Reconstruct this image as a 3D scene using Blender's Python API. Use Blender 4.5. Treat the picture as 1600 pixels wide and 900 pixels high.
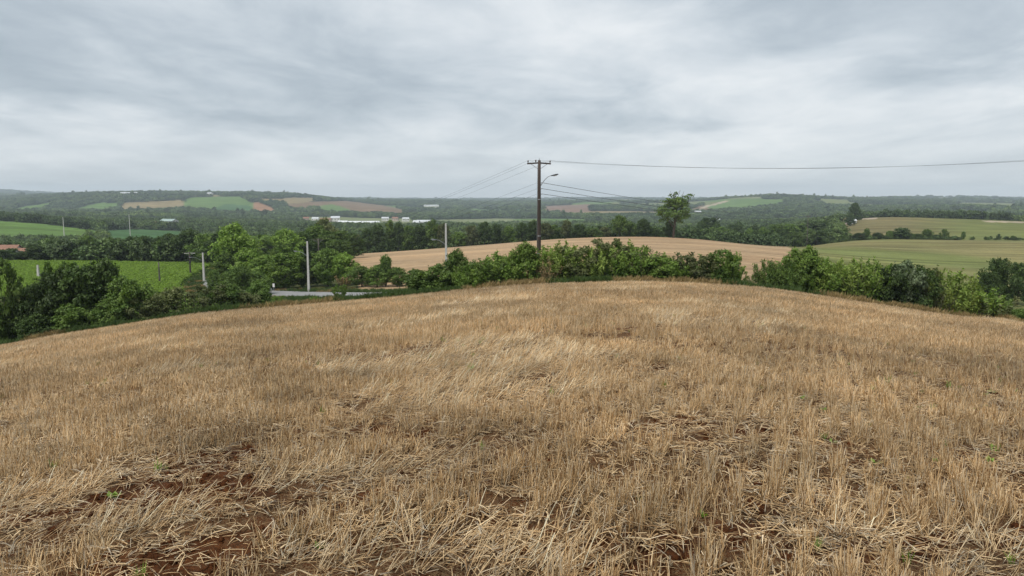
import bpy, math, random
import numpy as np
from mathutils import Vector, Matrix

# ------------------------------------------------------------------ camera, sky, sun, exposure
for o in list(bpy.data.objects):
    bpy.data.objects.remove(o)
scene = bpy.context.scene
COL = scene.collection
R = math.radians
F = 1155.0                 # focal length in photograph pixels (1600 wide)
PITCH = math.atan(142.0 / F)
EYE = 1.62

cam_d = bpy.data.cameras.new("camera")
cam_d.sensor_width = 36.0
cam_d.lens = 36.0 * F / 1600.0
cam_d.clip_start = 0.05
cam_d.clip_end = 60000.0
cam = bpy.data.objects.new("camera", cam_d)
COL.objects.link(cam)
cam.location = (0, 0, EYE)
cam.rotation_euler = (math.pi / 2 - PITCH, 0, 0)
scene.camera = cam

SUN_EL, SUN_AZ = R(58), R(215)      # azimuth clockwise from +Y: behind the camera, to the left
world = bpy.data.worlds.new("World")
scene.world = world
world.use_nodes = True


def build_sky():
    nt = world.node_tree
    nt.nodes.clear()
    N = nt.nodes.new
    L = nt.links.new
    out = N("ShaderNodeOutputWorld")
    bg = N("ShaderNodeBackground")
    L(bg.outputs[0], out.inputs[0])
    sky = N("ShaderNodeTexSky")
    sky.sky_type = 'NISHITA'
    sky.sun_disc = False
    sky.sun_elevation = SUN_EL
    sky.sun_rotation = SUN_AZ
    sk = N("ShaderNodeVectorMath"); sk.operation = 'SCALE'
    L(sky.outputs[0], sk.inputs[0]); sk.inputs['Scale'].default_value = 0.10
    tc = N("ShaderNodeTexCoord")
    sep = N("ShaderNodeSeparateXYZ")
    L(tc.outputs['Generated'], sep.inputs[0])

    def math_n(op, a, b=None, clamp=False):
        m = N("ShaderNodeMath"); m.operation = op; m.use_clamp = clamp
        for i, v in enumerate((a, b)):
            if v is None:
                continue
            if isinstance(v, (int, float)):
                m.inputs[i].default_value = v
            else:
                L(v, m.inputs[i])
        return m.outputs[0]

    # the cloud deck is a flat layer overhead: a direction meets it at (x/z, y/z)
    h = math_n('ADD', math_n('MAXIMUM', sep.outputs[2], 0.0), 0.11)
    px = math_n('DIVIDE', sep.outputs[0], h)
    py = math_n('DIVIDE', sep.outputs[1], h)
    cmb = N("ShaderNodeCombineXYZ")
    L(px, cmb.inputs[0]); L(py, cmb.inputs[1])

    def noise(scale, detail, rough, dist, loc, sc):
        mp = N("ShaderNodeMapping")
        mp.inputs['Location'].default_value = loc
        mp.inputs['Scale'].default_value = sc
        mp.inputs['Rotation'].default_value = (0, 0, R(-4))
        L(cmb.outputs[0], mp.inputs[0])
        t = N("ShaderNodeTexNoise")
        t.inputs['Scale'].default_value = scale
        t.inputs['Detail'].default_value = detail
        t.inputs['Roughness'].default_value = rough
        t.inputs['Distortion'].default_value = dist
        L(mp.outputs[0], t.inputs['Vector'])
        return t.outputs['Fac']
    n1 = noise(0.55, 6.0, 0.52, 0.45, (21.0, -3.0, 4.0), (0.9, 0.5, 1))
    n2 = noise(1.7, 8.0, 0.60, 0.35, (7.7, 2.2, 4.0), (0.9, 0.6, 1))
    mix = math_n('ADD', math_n('MULTIPLY', n1, 0.64), math_n('MULTIPLY', n2, 0.36))
    ramp = N("ShaderNodeValToRGB")
    cr = ramp.color_ramp
    cr.interpolation = 'B_SPLINE'
    cr.elements[0].position = 0.36; cr.elements[0].color = (0.32, 0.375, 0.425, 1)
    cr.elements[1].position = 0.63; cr.elements[1].color = (0.82, 0.835, 0.84, 1)
    e = cr.elements.new(0.485); e.color = (0.52, 0.575, 0.625, 1)
    L(mix, ramp.inputs[0])
    # thin veil towards the horizon, seen through many kilometres of cloud base
    veil = N("ShaderNodeMapRange")
    veil.inputs['From Min'].default_value = 0.0
    veil.inputs['From Max'].default_value = 0.10
    veil.inputs['To Min'].default_value = 0.62
    veil.inputs['To Max'].default_value = 0.0
    L(sep.outputs[2], veil.inputs['Value'])
    m1 = N("ShaderNodeMixRGB")
    L(veil.outputs[0], m1.inputs[0]); L(ramp.outputs[0], m1.inputs[1])
    m1.inputs[2].default_value = (0.80, 0.83, 0.84, 1)
    m2 = N("ShaderNodeMixRGB")
    m2.inputs[0].default_value = 0.94
    L(sk.outputs[0], m2.inputs[1]); L(m1.outputs[0], m2.inputs[2])
    L(m2.outputs[0], bg.inputs[0])
    bg.inputs[1].default_value = 0.585


build_sky()
world.cycles.sampling_method = 'MANUAL'
world.cycles.sample_map_resolution = 512

sun_d = bpy.data.lights.new("sun", 'SUN')
sun_d.energy = 1.5
sun_d.angle = R(10)
sun_d.color = (1.0, 0.96, 0.90)
sun = bpy.data.objects.new("sun", sun_d)
COL.objects.link(sun)
sdir = Vector((math.sin(SUN_AZ) * math.cos(SUN_EL), math.cos(SUN_AZ) * math.cos(SUN_EL), math.sin(SUN_EL)))
sun.rotation_euler = sdir.to_track_quat('Z', 'Y').to_euler()
sun.location = sdir * 60

vs = scene.view_settings
vs.view_transform = 'Standard'
vs.look = 'None'
vs.exposure = 1.05
vs.gamma = 1.0
vs.use_curve_mapping = False
cy = scene.cycles
cy.max_bounces = 5
cy.diffuse_bounces = 2
cy.glossy_bounces = 1
cy.transmission_bounces = 2
cy.transparent_max_bounces = 4
cy.volume_bounces = 0
cy.use_denoising = True
try:
    cy.denoiser = 'OPENIMAGEDENOISE'
    cy.denoising_prefilter = 'ACCURATE'
except Exception:
    pass
cy.caustics_reflective = False
cy.caustics_refractive = False
cy.sample_clamp_indirect = 4.0
scene.render.use_persistent_data = False

rng = np.random.default_rng(11)
random.seed(11)

# ------------------------------------------------------------------ lie of the land
PX = np.array([-300, 0, 150, 300, 450, 600, 750, 900, 1050, 1200, 1350, 1500, 1600, 1900], float)
TAB = {  # forward distance in metres: sight line to the ground there, for each direction
    55: [580, 541, 516, 493, 481, 468, 453, 444, 444, 453, 474, 496, 506, 544],
    62: [596, 556, 530, 505, 490, 475, 460, 450, 450, 460, 483, 506, 516, 556],
    75: [582, 550, 528, 504, 489, 474, 460, 450, 451, 463, 488, 511, 521, 554],
    95: [535, 512, 498, 487, 478, 468, 453, 442, 442, 455, 478, 495, 505, 534],
    105:  [515, 493, 482, 474, 466, 459, 447, 434, 434, 447, 467, 481, 489, 515],
    118:  [495, 476, 469, 463, 457, 449, 437, 426, 426, 438, 455, 466, 472, 495],
    140:  [470, 457, 453, 450, 444, 432, 419, 411, 411, 420, 440, 450, 455, 470],
    170:  [440, 430, 429, 428, 422, 410, 400, 393, 393, 401, 423, 432, 436, 445],
    210:  [418, 411, 411, 413, 408, 401, 391, 382, 382, 391, 405, 413, 416, 420],
    270:  [412, 402, 404, 404, 402, 394, 383, 372, 371, 384, 388, 393, 395, 398],
    300: [418, 408, 410, 410, 408, 400, 389, 379, 378, 390, 382, 384, 385, 388],
    350: [416, 407, 405, 404, 402, 398, 393, 386, 384, 390, 375, 375, 376, 380],
    450: [396, 390, 390, 392, 392, 390, 386, 382, 381, 383, 366, 364, 365, 368],
    600: [372, 365, 370, 380, 380, 378, 375, 373, 372, 373, 346, 348, 352, 356],
    680: [352, 345, 358, 372, 372, 370, 368, 367, 367, 367, 341, 342, 346, 350],
    900:  [356, 350, 352, 354, 358, 360, 361, 360, 360, 356, 350, 352, 354, 356],
    1300: [346, 344, 344, 347, 350, 351, 353, 352, 352, 348, 346, 345, 345, 346],
    2000: [332, 332, 333, 333, 335, 338, 340, 337, 336, 331, 329, 328, 328, 329],
    3000: [313, 314, 304, 303, 306, 320, 326, 321, 320, 307, 315, 318, 320, 320],
    4500: [308, 309, 311, 313, 315, 315, 317, 316, 316, 315, 313, 312, 314, 314],
    7000: [299, 299, 307, 311, 312, 312, 313, 312, 312, 312, 311, 310, 311, 310],
    12000: [308, 309, 310, 310, 310, 310, 311, 311, 311, 311, 310, 310, 310, 310],
}
DS = np.array(sorted(TAB), float)
TT = np.array([TAB[int(d)] for d in DS], float)


def slope_of(py):
    a = (450.0 - py) / F
    return (-math.sin(PITCH) + a * math.cos(PITCH)) / (math.cos(PITCH) + a * math.sin(PITCH))


SL = slope_of(TT)                       # rise over run of each sight line
LD = np.log(DS)
# monotone-ish hermite tangents along distance
HT = np.gradient(SL, LD, axis=0)
HT[1:-1] = ((SL[2:] - SL[:-2]).T / (LD[2:] - LD[:-2])).T * 0.85
XT = (PX - 800.0) / F
XTAN = None


def _vnoise(x, y, seed=0):
    xi = np.floor(x).astype(np.int64); yi = np.floor(y).astype(np.int64)
    fx = x - xi; fy = y - yi
    fx = fx * fx * (3 - 2 * fx); fy = fy * fy * (3 - 2 * fy)

    def hsh(a, b):
        n = (a * 374761393 + b * 668265263 + seed * 1442695041) & 0x7fffffff
        n = (n ^ (n >> 13)) * 1274126177 & 0x7fffffff
        n = n ^ (n >> 16)
        return (n & 0xffff) / 65535.0
    a = hsh(xi, yi); b = hsh(xi + 1, yi); c = hsh(xi, yi + 1); d = hsh(xi + 1, yi + 1)
    return (a * (1 - fx) + b * fx) * (1 - fy) + (c * (1 - fx) + d * fx) * fy


def fbm(x, y, scale, octaves=4, seed=0, gain=0.5):
    s = 0; amp = 1; tot = 0
    x = np.asarray(x, float) / scale; y = np.asarray(y, float) / scale
    for k in range(octaves):
        s = s + amp * _vnoise(x * 2 ** k + 17.3 * k, y * 2 ** k - 9.1 * k, seed + k)
        tot += amp; amp *= gain
    return s / tot


def base_height(X, Y):
    """Ground height at world X, Y (arrays), before the road is cut in."""
    X = np.asarray(X, float); Y = np.asarray(Y, float)
    r = np.hypot(X, Y) + 1e-6
    th = np.arctan2(X, Y)
    thc = np.clip(th, -R(43), R(43))
    t = np.tan(thc)
    d = r * np.cos(thc)
    dq = np.clip(d, 55.0, 12000.0)
    ld = np.log(dq)
    i = np.clip(np.searchsorted(LD, ld, side='right') - 1, 0, len(LD) - 2)
    h = LD[i + 1] - LD[i]
    u = (ld - LD[i]) / h
    h00 = 2 * u ** 3 - 3 * u ** 2 + 1; h10 = u ** 3 - 2 * u ** 2 + u
    h01 = -2 * u ** 3 + 3 * u ** 2; h11 = u ** 3 - u ** 2
    j = np.clip(np.searchsorted(XT, t, side='right') - 1, 0, len(XT) - 2)
    v = np.clip((t - XT[j]) / (XT[j + 1] - XT[j]), 0, 1)

    def col(k):
        k = np.clip(k, 0, len(XT) - 1)
        return h00 * SL[i, k] + h10 * h * HT[i, k] + h01 * SL[i + 1, k] + h11 * h * HT[i + 1, k]
    p0, p1, p2, p3 = col(j - 1), col(j), col(j + 1), col(j + 2)
    s = 0.5 * (2 * p1 + (p2 - p0) * v + (2 * p0 - 5 * p1 + 4 * p2 - p3) * v ** 2 + (3 * p1 - p0 - 3 * p2 + p3) * v ** 3)
    zfar = EYE + s * dq
    zn = zfar * np.clip(d / 55.0, 0, 1) ** 1.12
    z = np.where(d < 55.0, zn, zfar)
    # behind and far to the side the land simply levels out
    w = np.clip((np.abs(th) - R(50)) / R(70), 0, 1); w = w * w * (3 - 2 * w)
    lvl = -0.06 * np.minimum(r, 300.0)
    z = z * (1 - w) + lvl * w
    amp = np.clip((d - 500) / 2500, 0, 1)
    z = z + amp * (fbm(X, Y, 420, 4, 5) - 0.5) * np.clip(d * 0.010, 0, 42)
    near = np.clip(1 - (r - 2) / 45, 0, 1)
    z = z + near * ((fbm(X, Y, 1.6, 3, 21) - 0.5) * 0.14 + (fbm(X, Y, 0.26, 4, 33, 0.62) - 0.5) * 0.12 * np.clip(1 - r / 22, 0, 1) + (fbm(X, Y, 0.085, 3, 57, 0.6) - 0.5) * 0.055 * np.clip(1.4 - r / 7, 0, 1))
    return z


def pt(px, Y):
    """World X on the ground plane for a direction px at forward distance Y."""
    return (px - 800.0) / F * Y * 0.992


# the asphalt road that runs behind the field, falling away to the left
RK = np.array([(150, -16.0, 62.0), (62, -8.0, 68.0), (24, -7.3, 78.0), (4, -8.2, 86.0), (-9.5, -10.6, 95.0), (-20, -12.4, 103.0),
               (-31, -14.2, 111.0), (-43, -15.7, 121.0), (-53, -17.4, 135.0), (-60, -18.6, 152.0), (-69, -19.5, 185.0), (-80, -20.5, 225.0)])
RK = RK[:, [0, 2, 1]]


def road_line(n=240):
    seg = np.r_[0, np.cumsum(np.hypot(np.diff(RK[:, 0]), np.diff(RK[:, 1])))]
    u = np.linspace(0, seg[-1], n)
    c = np.stack([np.interp(u, seg, RK[:, k]) for k in range(3)], 1)
    k = 9
    pad = np.r_[np.repeat(c[:1], k, 0), c, np.repeat(c[-1:], k, 0)]
    return np.stack([np.convolve(pad[:, q], np.ones(2 * k + 1) / (2 * k + 1), 'valid') for q in range(3)], 1)


ROAD = road_line()
ROAD[:, 2] = base_height(ROAD[:, 0], ROAD[:, 1])
_k = 14
_p = np.r_[np.repeat(ROAD[:1, 2], _k), ROAD[:, 2], np.repeat(ROAD[-1:, 2], _k)]
ROAD[:, 2] = np.convolve(_p, np.ones(2 * _k + 1) / (2 * _k + 1), 'valid')
ROAD_HALF = 3.7


def height(X, Y):
    X = np.asarray(X, float); Y = np.asarray(Y, float)
    z = base_height(X, Y)
    shp = z.shape
    x = X.ravel(); y = Y.ravel(); z = z.ravel().copy()
    m = np.where((np.abs(y - 130) < 125) & (np.abs(x) < 215) & (y > 55))[0]
    for a in range(0, len(m), 20000):
        q = m[a:a + 20000]
        dd = np.hypot(x[q][:, None] - ROAD[None, :, 0], y[q][:, None] - ROAD[None, :, 1])
        k = dd.argmin(1); dm = dd[np.arange(len(q)), k]
        w = np.clip((dm - 4.2) / 4.5, 0, 1); w = w * w * (3 - 2 * w)
        z[q] = z[q] * w + (ROAD[k, 2] - 0.10) * (1 - w)
    return z.reshape(shp)


def H(x, y):
    return float(height(np.array([x]), np.array([y]))[0])


def project(X, Y, Z):
    z = Z - EYE
    fw = Y * math.cos(PITCH) - z * math.sin(PITCH)
    up = z * math.cos(PITCH) + Y * math.sin(PITCH)
    fw = np.where(fw < 0.01, 0.01, fw)
    return 800 + F * X / fw, 450 - F * up / fw


# ------------------------------------------------------------------ materials
MATS = {}


def new_mat(name):
    m = bpy.data.materials.new(name)
    m.use_nodes = True
    m.node_tree.nodes.clear()
    MATS[name] = m
    return m


class NT:
    def __init__(s, m):
        s.t = m.node_tree

    def n(s, typ, **kw):
        nd = s.t.nodes.new(typ)
        for k, v in kw.items():
            if hasattr(nd, k):
                setattr(nd, k, v)
            else:
                nd.inputs[k].default_value = v
        return nd

    def l(s, a, b):
        s.t.links.new(a, b)

    def mul(s, a, b, fac=1.0):
        x = s.n("ShaderNodeMixRGB", blend_type='MULTIPLY')
        x.inputs[0].default_value = fac
        s.set(a, x.inputs[1]); s.set(b, x.inputs[2])
        return x.outputs[0]

    def mix(s, f, a, b):
        x = s.n("ShaderNodeMixRGB")
        s.set(f, x.inputs[0]); s.set(a, x.inputs[1]); s.set(b, x.inputs[2])
        return x.outputs[0]

    def set(s, v, sock):
        if hasattr(v, 'is_linked'):
            s.l(v, sock)
        elif isinstance(v, (tuple, list)):
            sock.default_value = tuple(v) + ((1,) if len(v) == 3 and len(sock.default_value) == 4 else ())
        else:
            sock.default_value = v

    def noise(s, scale, detail=4, rough=0.55, vec=None, dist=0.0):
        t = s.n("ShaderNodeTexNoise")
        t.inputs['Scale'].default_value = scale
        t.inputs['Detail'].default_value = detail
        t.inputs['Roughness'].default_value = rough
        t.inputs['Distortion'].default_value = dist
        if vec is None:
            g = s.n("ShaderNodeNewGeometry")
            vec = g.outputs['Position']
        s.l(vec, t.inputs['Vector'])
        return t.outputs['Fac']

    def ramp(s, f, stops):
        r = s.n("ShaderNodeValToRGB")
        s.l(f, r.inputs[0])
        e = r.color_ramp.elements
        while len(e) < len(stops):
            e.new(0.5)
        for k, (p, c) in enumerate(stops):
            e[k].position = p; e[k].color = tuple(c) + (1,)
        return r.outputs[0]

    def rng(s, f, a, b, c, d):
        r = s.n("ShaderNodeMapRange")
        s.l(f, r.inputs[0])
        for k, v in enumerate((a, b, c, d)):
            r.inputs[k + 1].default_value = v
        return r.outputs[0]


def leaf_material(name, base, alt, trans=0.28, rough=0.55, spread=0.24, stands=False):
    """Leaves: colour varies from leaf to leaf, clump to clump and plant to plant."""
    m = new_mat(name); g = NT(m)
    vc = g.n("ShaderNodeVertexColor", layer_name="tint")
    oi = g.n("ShaderNodeObjectInfo")
    tint = g.n("ShaderNodeSeparateColor")
    g.l(vc.outputs[0], tint.inputs[0])
    c = g.mix(tint.outputs[0], base, alt)
    val = g.rng(oi.outputs['Random'], 0, 1, 1 - spread, 1 + spread)
    vv = g.n("ShaderNodeVectorMath", operation='SCALE')
    g.l(c, vv.inputs[0]); g.l(val, vv.inputs['Scale'])
    v2 = g.n("ShaderNodeVectorMath", operation='SCALE')
    cc = vv.outputs[0]
    if stands:
        cc = g.mul(cc, g.ramp(g.noise(0.006, 5, 0.6), [(0.32, (0.60, 0.66, 0.72)), (0.5, (1.0, 1.0, 1.0)), (0.66, (1.65, 1.5, 1.25))]))
    g.l(cc, v2.inputs[0])
    g.l(g.rng(tint.outputs[1], 0, 1, 0.55, 1.45), v2.inputs['Scale'])
    b = g.n("ShaderNodeBsdfPrincipled")
    g.l(v2.outputs[0], b.inputs['Base Color'])
    b.inputs['Roughness'].default_value = rough
    b.inputs['Specular IOR Level'].default_value = 0.25
    t = g.n("ShaderNodeBsdfTranslucent")
    g.l(g.mul(v2.outputs[0], (1.1, 1.25, 0.6)), t.inputs[0])
    mx = g.n("ShaderNodeMixShader"); mx.inputs[0].default_value = trans
    g.l(b.outputs[0], mx.inputs[1]); g.l(t.outputs[0], mx.inputs[2])
    o = g.n("ShaderNodeOutputMaterial"); g.l(mx.outputs[0], o.inputs[0])
    return m


def plain(name, col, rough=0.8, metal=0.0, var=0.25, nscale=2.0, bump=0.0, bscale=20, spec=0.3, stretch=None):
    m = new_mat(name); g = NT(m)
    b = g.n("ShaderNodeBsdfPrincipled")
    vec = None
    tc = g.n("ShaderNodeTexCoord")
    vec = tc.outputs['Object']
    if stretch:
        mp = g.n("ShaderNodeMapping"); mp.inputs['Scale'].default_value = stretch
        g.l(vec, mp.inputs[0]); vec = mp.outputs[0]
    nz = g.noise(nscale, 5, 0.6, vec)
    c = g.mix(g.rng(nz, 0.3, 0.7, 0, 1), tuple(x * (1 - var) for x in col), tuple(min(x * (1 + var), 0.9) for x in col))
    g.l(c, b.inputs['Base Color'])
    b.inputs['Roughness'].default_value = rough
    b.inputs['Metallic'].default_value = metal
    b.inputs['Specular IOR Level'].default_value = spec
    if bump:
        bp = g.n("ShaderNodeBump"); bp.inputs['Strength'].default_value = bump; bp.inputs['Distance'].default_value = 0.02
        g.l(g.noise(bscale, 4, 0.6, vec), bp.inputs['Height'])
        g.l(bp.outputs[0], b.inputs['Normal'])
    o = g.n("ShaderNodeOutputMaterial"); g.l(b.outputs[0], o.inputs[0])
    return m


leaf_material('leaf_dark', (0.042, 0.076, 0.021), (0.08, 0.12, 0.031))
leaf_material('leaf_mid', (0.08, 0.145, 0.029), (0.148, 0.208, 0.047))
leaf_material('leaf_bright', (0.122, 0.212, 0.034), (0.196, 0.272, 0.054))
leaf_material('leaf_lime', (0.145, 0.225, 0.036), (0.235, 0.29, 0.07))
leaf_material('leaf_olive', (0.1, 0.128, 0.042), (0.165, 0.175, 0.074))
leaf_material('leaf_far', (0.058, 0.102, 0.034), (0.120, 0.165, 0.054), trans=0.2, spread=0.45, stands=True)
leaf_material('leaf_pale', (0.085, 0.125, 0.055), (0.16, 0.195, 0.11))
leaf_material('leaf_dry', (0.20, 0.14, 0.06), (0.30, 0.22, 0.10), trans=0.15)
leaf_material('crop_leaf', (0.165, 0.260, 0.036), (0.240, 0.335, 0.060), trans=0.35)
plain('bark', (0.085, 0.066, 0.050), 0.9, var=0.35, nscale=6, bump=0.6, bscale=25, stretch=(1, 1, 0.25))
plain('bark_pale', (0.20, 0.175, 0.145), 0.9, var=0.3, nscale=5, bump=0.5, stretch=(1, 1, 0.3))
plain('pole_wood', (0.058, 0.044, 0.036), 0.85, var=0.4, nscale=5, bump=0.7, bscale=30, stretch=(1, 1, 0.08))
plain('pole_wood_grey', (0.10, 0.088, 0.078), 0.85, var=0.35, nscale=5, bump=0.5, bscale=30, stretch=(1, 1, 0.1))
plain('concrete', (0.46, 0.45, 0.42), 0.85, var=0.14, nscale=3, bump=0.2)
plain('galvanised', (0.27, 0.28, 0.29), 0.5, 0.5, var=0.15)
plain('dark_iron', (0.03, 0.03, 0.032), 0.6, 0.3)
plain('insulator', (0.10, 0.065, 0.05), 0.25, 0.0, var=0.1, spec=0.6)
plain('lamp_glass', (0.5, 0.5, 0.48), 0.2, var=0.05, spec=0.6)
plain('wire_metal', (0.035, 0.036, 0.04), 0.6, 0.0, var=0.1)
plain('white_wall', (0.62, 0.61, 0.58), 0.8, var=0.08, nscale=0.6)
plain('cream_wall', (0.46, 0.38, 0.32), 0.85, var=0.12, nscale=0.7)
plain('roof_tile', (0.24, 0.13, 0.088), 0.85, var=0.25, nscale=1.5, bump=0.6, bscale=6)
plain('roof_pale', (0.52, 0.54, 0.55), 0.5, var=0.1, nscale=0.3)
plain('roof_green', (0.30, 0.38, 0.35), 0.5, var=0.1, nscale=0.3)
plain('window_glass', (0.03, 0.035, 0.04), 0.15, var=0.1, spec=0.6)
plain('door_wood', (0.12, 0.07, 0.04), 0.7)
plain('film_white', (0.66, 0.68, 0.69), 0.45, var=0.06, nscale=0.2)
plain('paint_white', (0.74, 0.73, 0.70), 0.6, var=0.06)


def straw_material(name):
    m = new_mat(name); g = NT(m)
    vc = g.n("ShaderNodeVertexColor", layer_name="tint")
    oi = g.n("ShaderNodeObjectInfo")
    geo = g.n("ShaderNodeNewGeometry")
    big = g.noise(0.11, 4, 0.55)                 # sunbleached and browner stretches of the field
    mid = g.noise(0.9, 3, 0.5)
    f = g.n("ShaderNodeMath", operation='ADD')
    g.l(g.rng(big, 0.35, 0.65, -0.26, 0.24), f.inputs[0])
    g.l(g.rng(mid, 0.3, 0.7, -0.20, 0.18), f.inputs[1])
    f2 = g.n("ShaderNodeMath", operation='ADD')
    g.l(f.outputs[0], f2.inputs[0]); f2.inputs[1].default_value = 1.13
    c = g.n("ShaderNodeVectorMath", operation='SCALE')
    br = g.noise(0.23, 4, 0.6, dist=0.8)          # browner, less bleached bands
    g.l(g.mul(vc.outputs[0], g.ramp(br, [(0.38, (1.04, 0.99, 0.91)), (0.62, (0.95, 0.87, 0.76))])), c.inputs[0])
    g.l(f2.outputs[0], c.inputs['Scale'])
    c2 = g.n("ShaderNodeVectorMath", operation='SCALE')
    g.l(c.outputs[0], c2.inputs[0])
    g.l(g.rng(oi.outputs['Random'], 0, 1, 0.82, 1.16), c2.inputs['Scale'])
    b = g.n("ShaderNodeBsdfPrincipled")
    g.l(c2.outputs[0], b.inputs['Base Color'])
    b.inputs['Roughness'].default_value = 0.5
    b.inputs['Specular IOR Level'].default_value = 0.35
    t = g.n("ShaderNodeBsdfTranslucent")
    g.l(c2.outputs[0], t.inputs[0])
    mx = g.n("ShaderNodeMixShader"); mx.inputs[0].default_value = 0.15
    g.l(b.outputs[0], mx.inputs[1]); g.l(t.outputs[0], mx.inputs[2])
    o = g.n("ShaderNodeOutputMaterial"); g.l(mx.outputs[0], o.inputs[0])
    return m


straw_material('straw')


def soil_material():
    m = new_mat('soil'); g = NT(m)
    c = g.ramp(g.noise(1.7, 6, 0.6), [(0.3, (0.046, 0.017, 0.007)), (0.5, (0.100, 0.036, 0.012)), (0.7, (0.155, 0.062, 0.023))])
    c = g.mul(c, g.ramp(g.noise(42, 4, 0.65), [(0.3, (0.45, 0.45, 0.45)), (0.65, (1.25, 1.2, 1.15))]))
    # trodden chaff lies on the soil, thicker away from the bare spots
    ch = g.noise(55, 3, 0.7, dist=1.5)
    far = g.n("ShaderNodeVertexColor", layer_name="cover")
    sp = g.n("ShaderNodeSeparateColor"); g.l(far.outputs[0], sp.inputs[0])
    th = g.n("ShaderNodeMath", operation='MULTIPLY')
    g.l(g.rng(ch, 0.46, 0.56, 0, 1), th.inputs[0]); g.l(sp.outputs[0], th.inputs[1])
    c = g.mix(th.outputs[0], c, (0.20, 0.135, 0.07))
    b = g.n("ShaderNodeBsdfPrincipled")
    g.l(c, b.inputs['Base Color'])
    b.inputs['Roughness'].default_value = 0.95
    b.inputs['Specular IOR Level'].default_value = 0.1
    bp = g.n("ShaderNodeBump"); bp.inputs['Strength'].default_value = 1.0; bp.inputs['Distance'].default_value = 0.06
    g.l(g.noise(28, 5, 0.65), bp.inputs['Height']); g.l(bp.outputs[0], b.inputs['Normal'])
    o = g.n("ShaderNodeOutputMaterial"); g.l(b.outputs[0], o.inputs[0])


soil_material()


def land_material():
    """Open country beyond the field: each holding keeps its own crop colour."""
    m = new_mat('land'); g = NT(m)
    vc = g.n("ShaderNodeVertexColor", layer_name="cover")
    geo = g.n("ShaderNodeNewGeometry")
    mp = g.n("ShaderNodeMapping")
    mp.inputs['Rotation'].default_value = (0, 0, R(-24)); mp.inputs['Scale'].default_value = (0.02, 0.24, 0.02)
    g.l(geo.outputs['Position'], mp.inputs[0])
    rows = g.noise(1.0, 5, 0.6, mp.outputs[0], dist=0.6)         # drilling and harvest lines
    mq = g.n("ShaderNodeMapping")
    mq.inputs['Rotation'].default_value = (0, 0, R(-16)); mq.inputs['Scale'].default_value = (0.006, 0.065, 0.01)
    g.l(geo.outputs['Position'], mq.inputs[0])
    bands = g.noise(1.0, 4, 0.6, mq.outputs[0], dist=0.8)        # swaths left by the combine
    base = g.mul(vc.outputs[0], g.ramp(bands, [(0.34, (0.76, 0.74, 0.71)), (0.47, (0.97, 0.97, 0.96)), (0.54, (1.0, 1.0, 1.0)), (0.66, (1.20, 1.18, 1.15))]))
    c = g.mul(base, g.ramp(rows, [(0.32, (0.62, 0.60, 0.57)), (0.46, (0.95, 0.95, 0.95)), (0.55, (1.02, 1.02, 1.02)), (0.68, (1.32, 1.30, 1.26))]))
    c = g.mul(c, g.ramp(g.noise(0.02, 5, 0.6), [(0.3, (0.82, 0.86, 0.86)), (0.7, (1.16, 1.12, 1.08))]))
    c = g.mul(c, g.ramp(g.noise(0.8, 4, 0.7), [(0.3, (0.8, 0.8, 0.8)), (0.7, (1.18, 1.18, 1.18))]))
    b = g.n("ShaderNodeBsdfPrincipled")
    g.l(c, b.inputs['Base Color'])
    b.inputs['Roughness'].default_value = 0.95
    b.inputs['Specular IOR Level'].default_value = 0.05
    bp = g.n("ShaderNodeBump"); bp.inputs['Strength'].default_value = 0.5; bp.inputs['Distance'].default_value = 0.25
    g.l(g.noise(1.4, 5, 0.7), bp.inputs['Height']); g.l(bp.outputs[0], b.inputs['Normal'])
    o = g.n("ShaderNodeOutputMaterial"); g.l(b.outputs[0], o.inputs[0])


land_material()


def asphalt_material():
    m = new_mat('asphalt'); g = NT(m)
    c = g.ramp(g.noise(0.35, 5, 0.6), [(0.3, (0.20, 0.20, 0.20)), (0.7, (0.28, 0.275, 0.265))])
    c = g.mul(c, g.ramp(g.noise(9, 4, 0.7), [(0.3, (0.8, 0.8, 0.8)), (0.7, (1.15, 1.15, 1.15))]))
    b = g.n("ShaderNodeBsdfPrincipled"); g.l(c, b.inputs['Base Color'])
    b.inputs['Roughness'].default_value = 0.75
    o = g.n("ShaderNodeOutputMaterial"); g.l(b.outputs[0], o.inputs[0])


asphalt_material()


# ------------------------------------------------------------------ mesh helpers
def mesh_np(name, verts, faces, mats, tint=None, tint_name="tint", fmat=None, smooth=False):
    """verts n x 3, faces m x k (one face size)."""
    verts = np.asarray(verts, np.float32); faces = np.asarray(faces, np.int32)
    me = bpy.data.meshes.new(name)
    n, (m, k) = len(verts), faces.shape
    me.vertices.add(n); me.vertices.foreach_set('co', verts.ravel())
    me.loops.add(m * k); me.loops.foreach_set('vertex_index', faces.ravel())
    me.polygons.add(m)
    me.polygons.foreach_set('loop_start', np.arange(0, m * k, k, dtype=np.int32))
    me.polygons.foreach_set('loop_total', np.full(m, k, np.int32))
    if fmat is not None:
        me.polygons.foreach_set('material_index', np.asarray(fmat, np.int32))
    if smooth:
        me.polygons.foreach_set('use_smooth', np.ones(m, bool))
    for mt in mats:
        me.materials.append(MATS[mt])
    if tint is not None:
        at = me.color_attributes.new(tint_name, 'FLOAT_COLOR', 'POINT')
        t = np.asarray(tint, np.float32)
        if t.shape[1] == 3:
            t = np.c_[t, np.ones(len(t), np.float32)]
        at.data.foreach_set('color', t.ravel())
    me.update(); me.validate()
    return me


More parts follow.
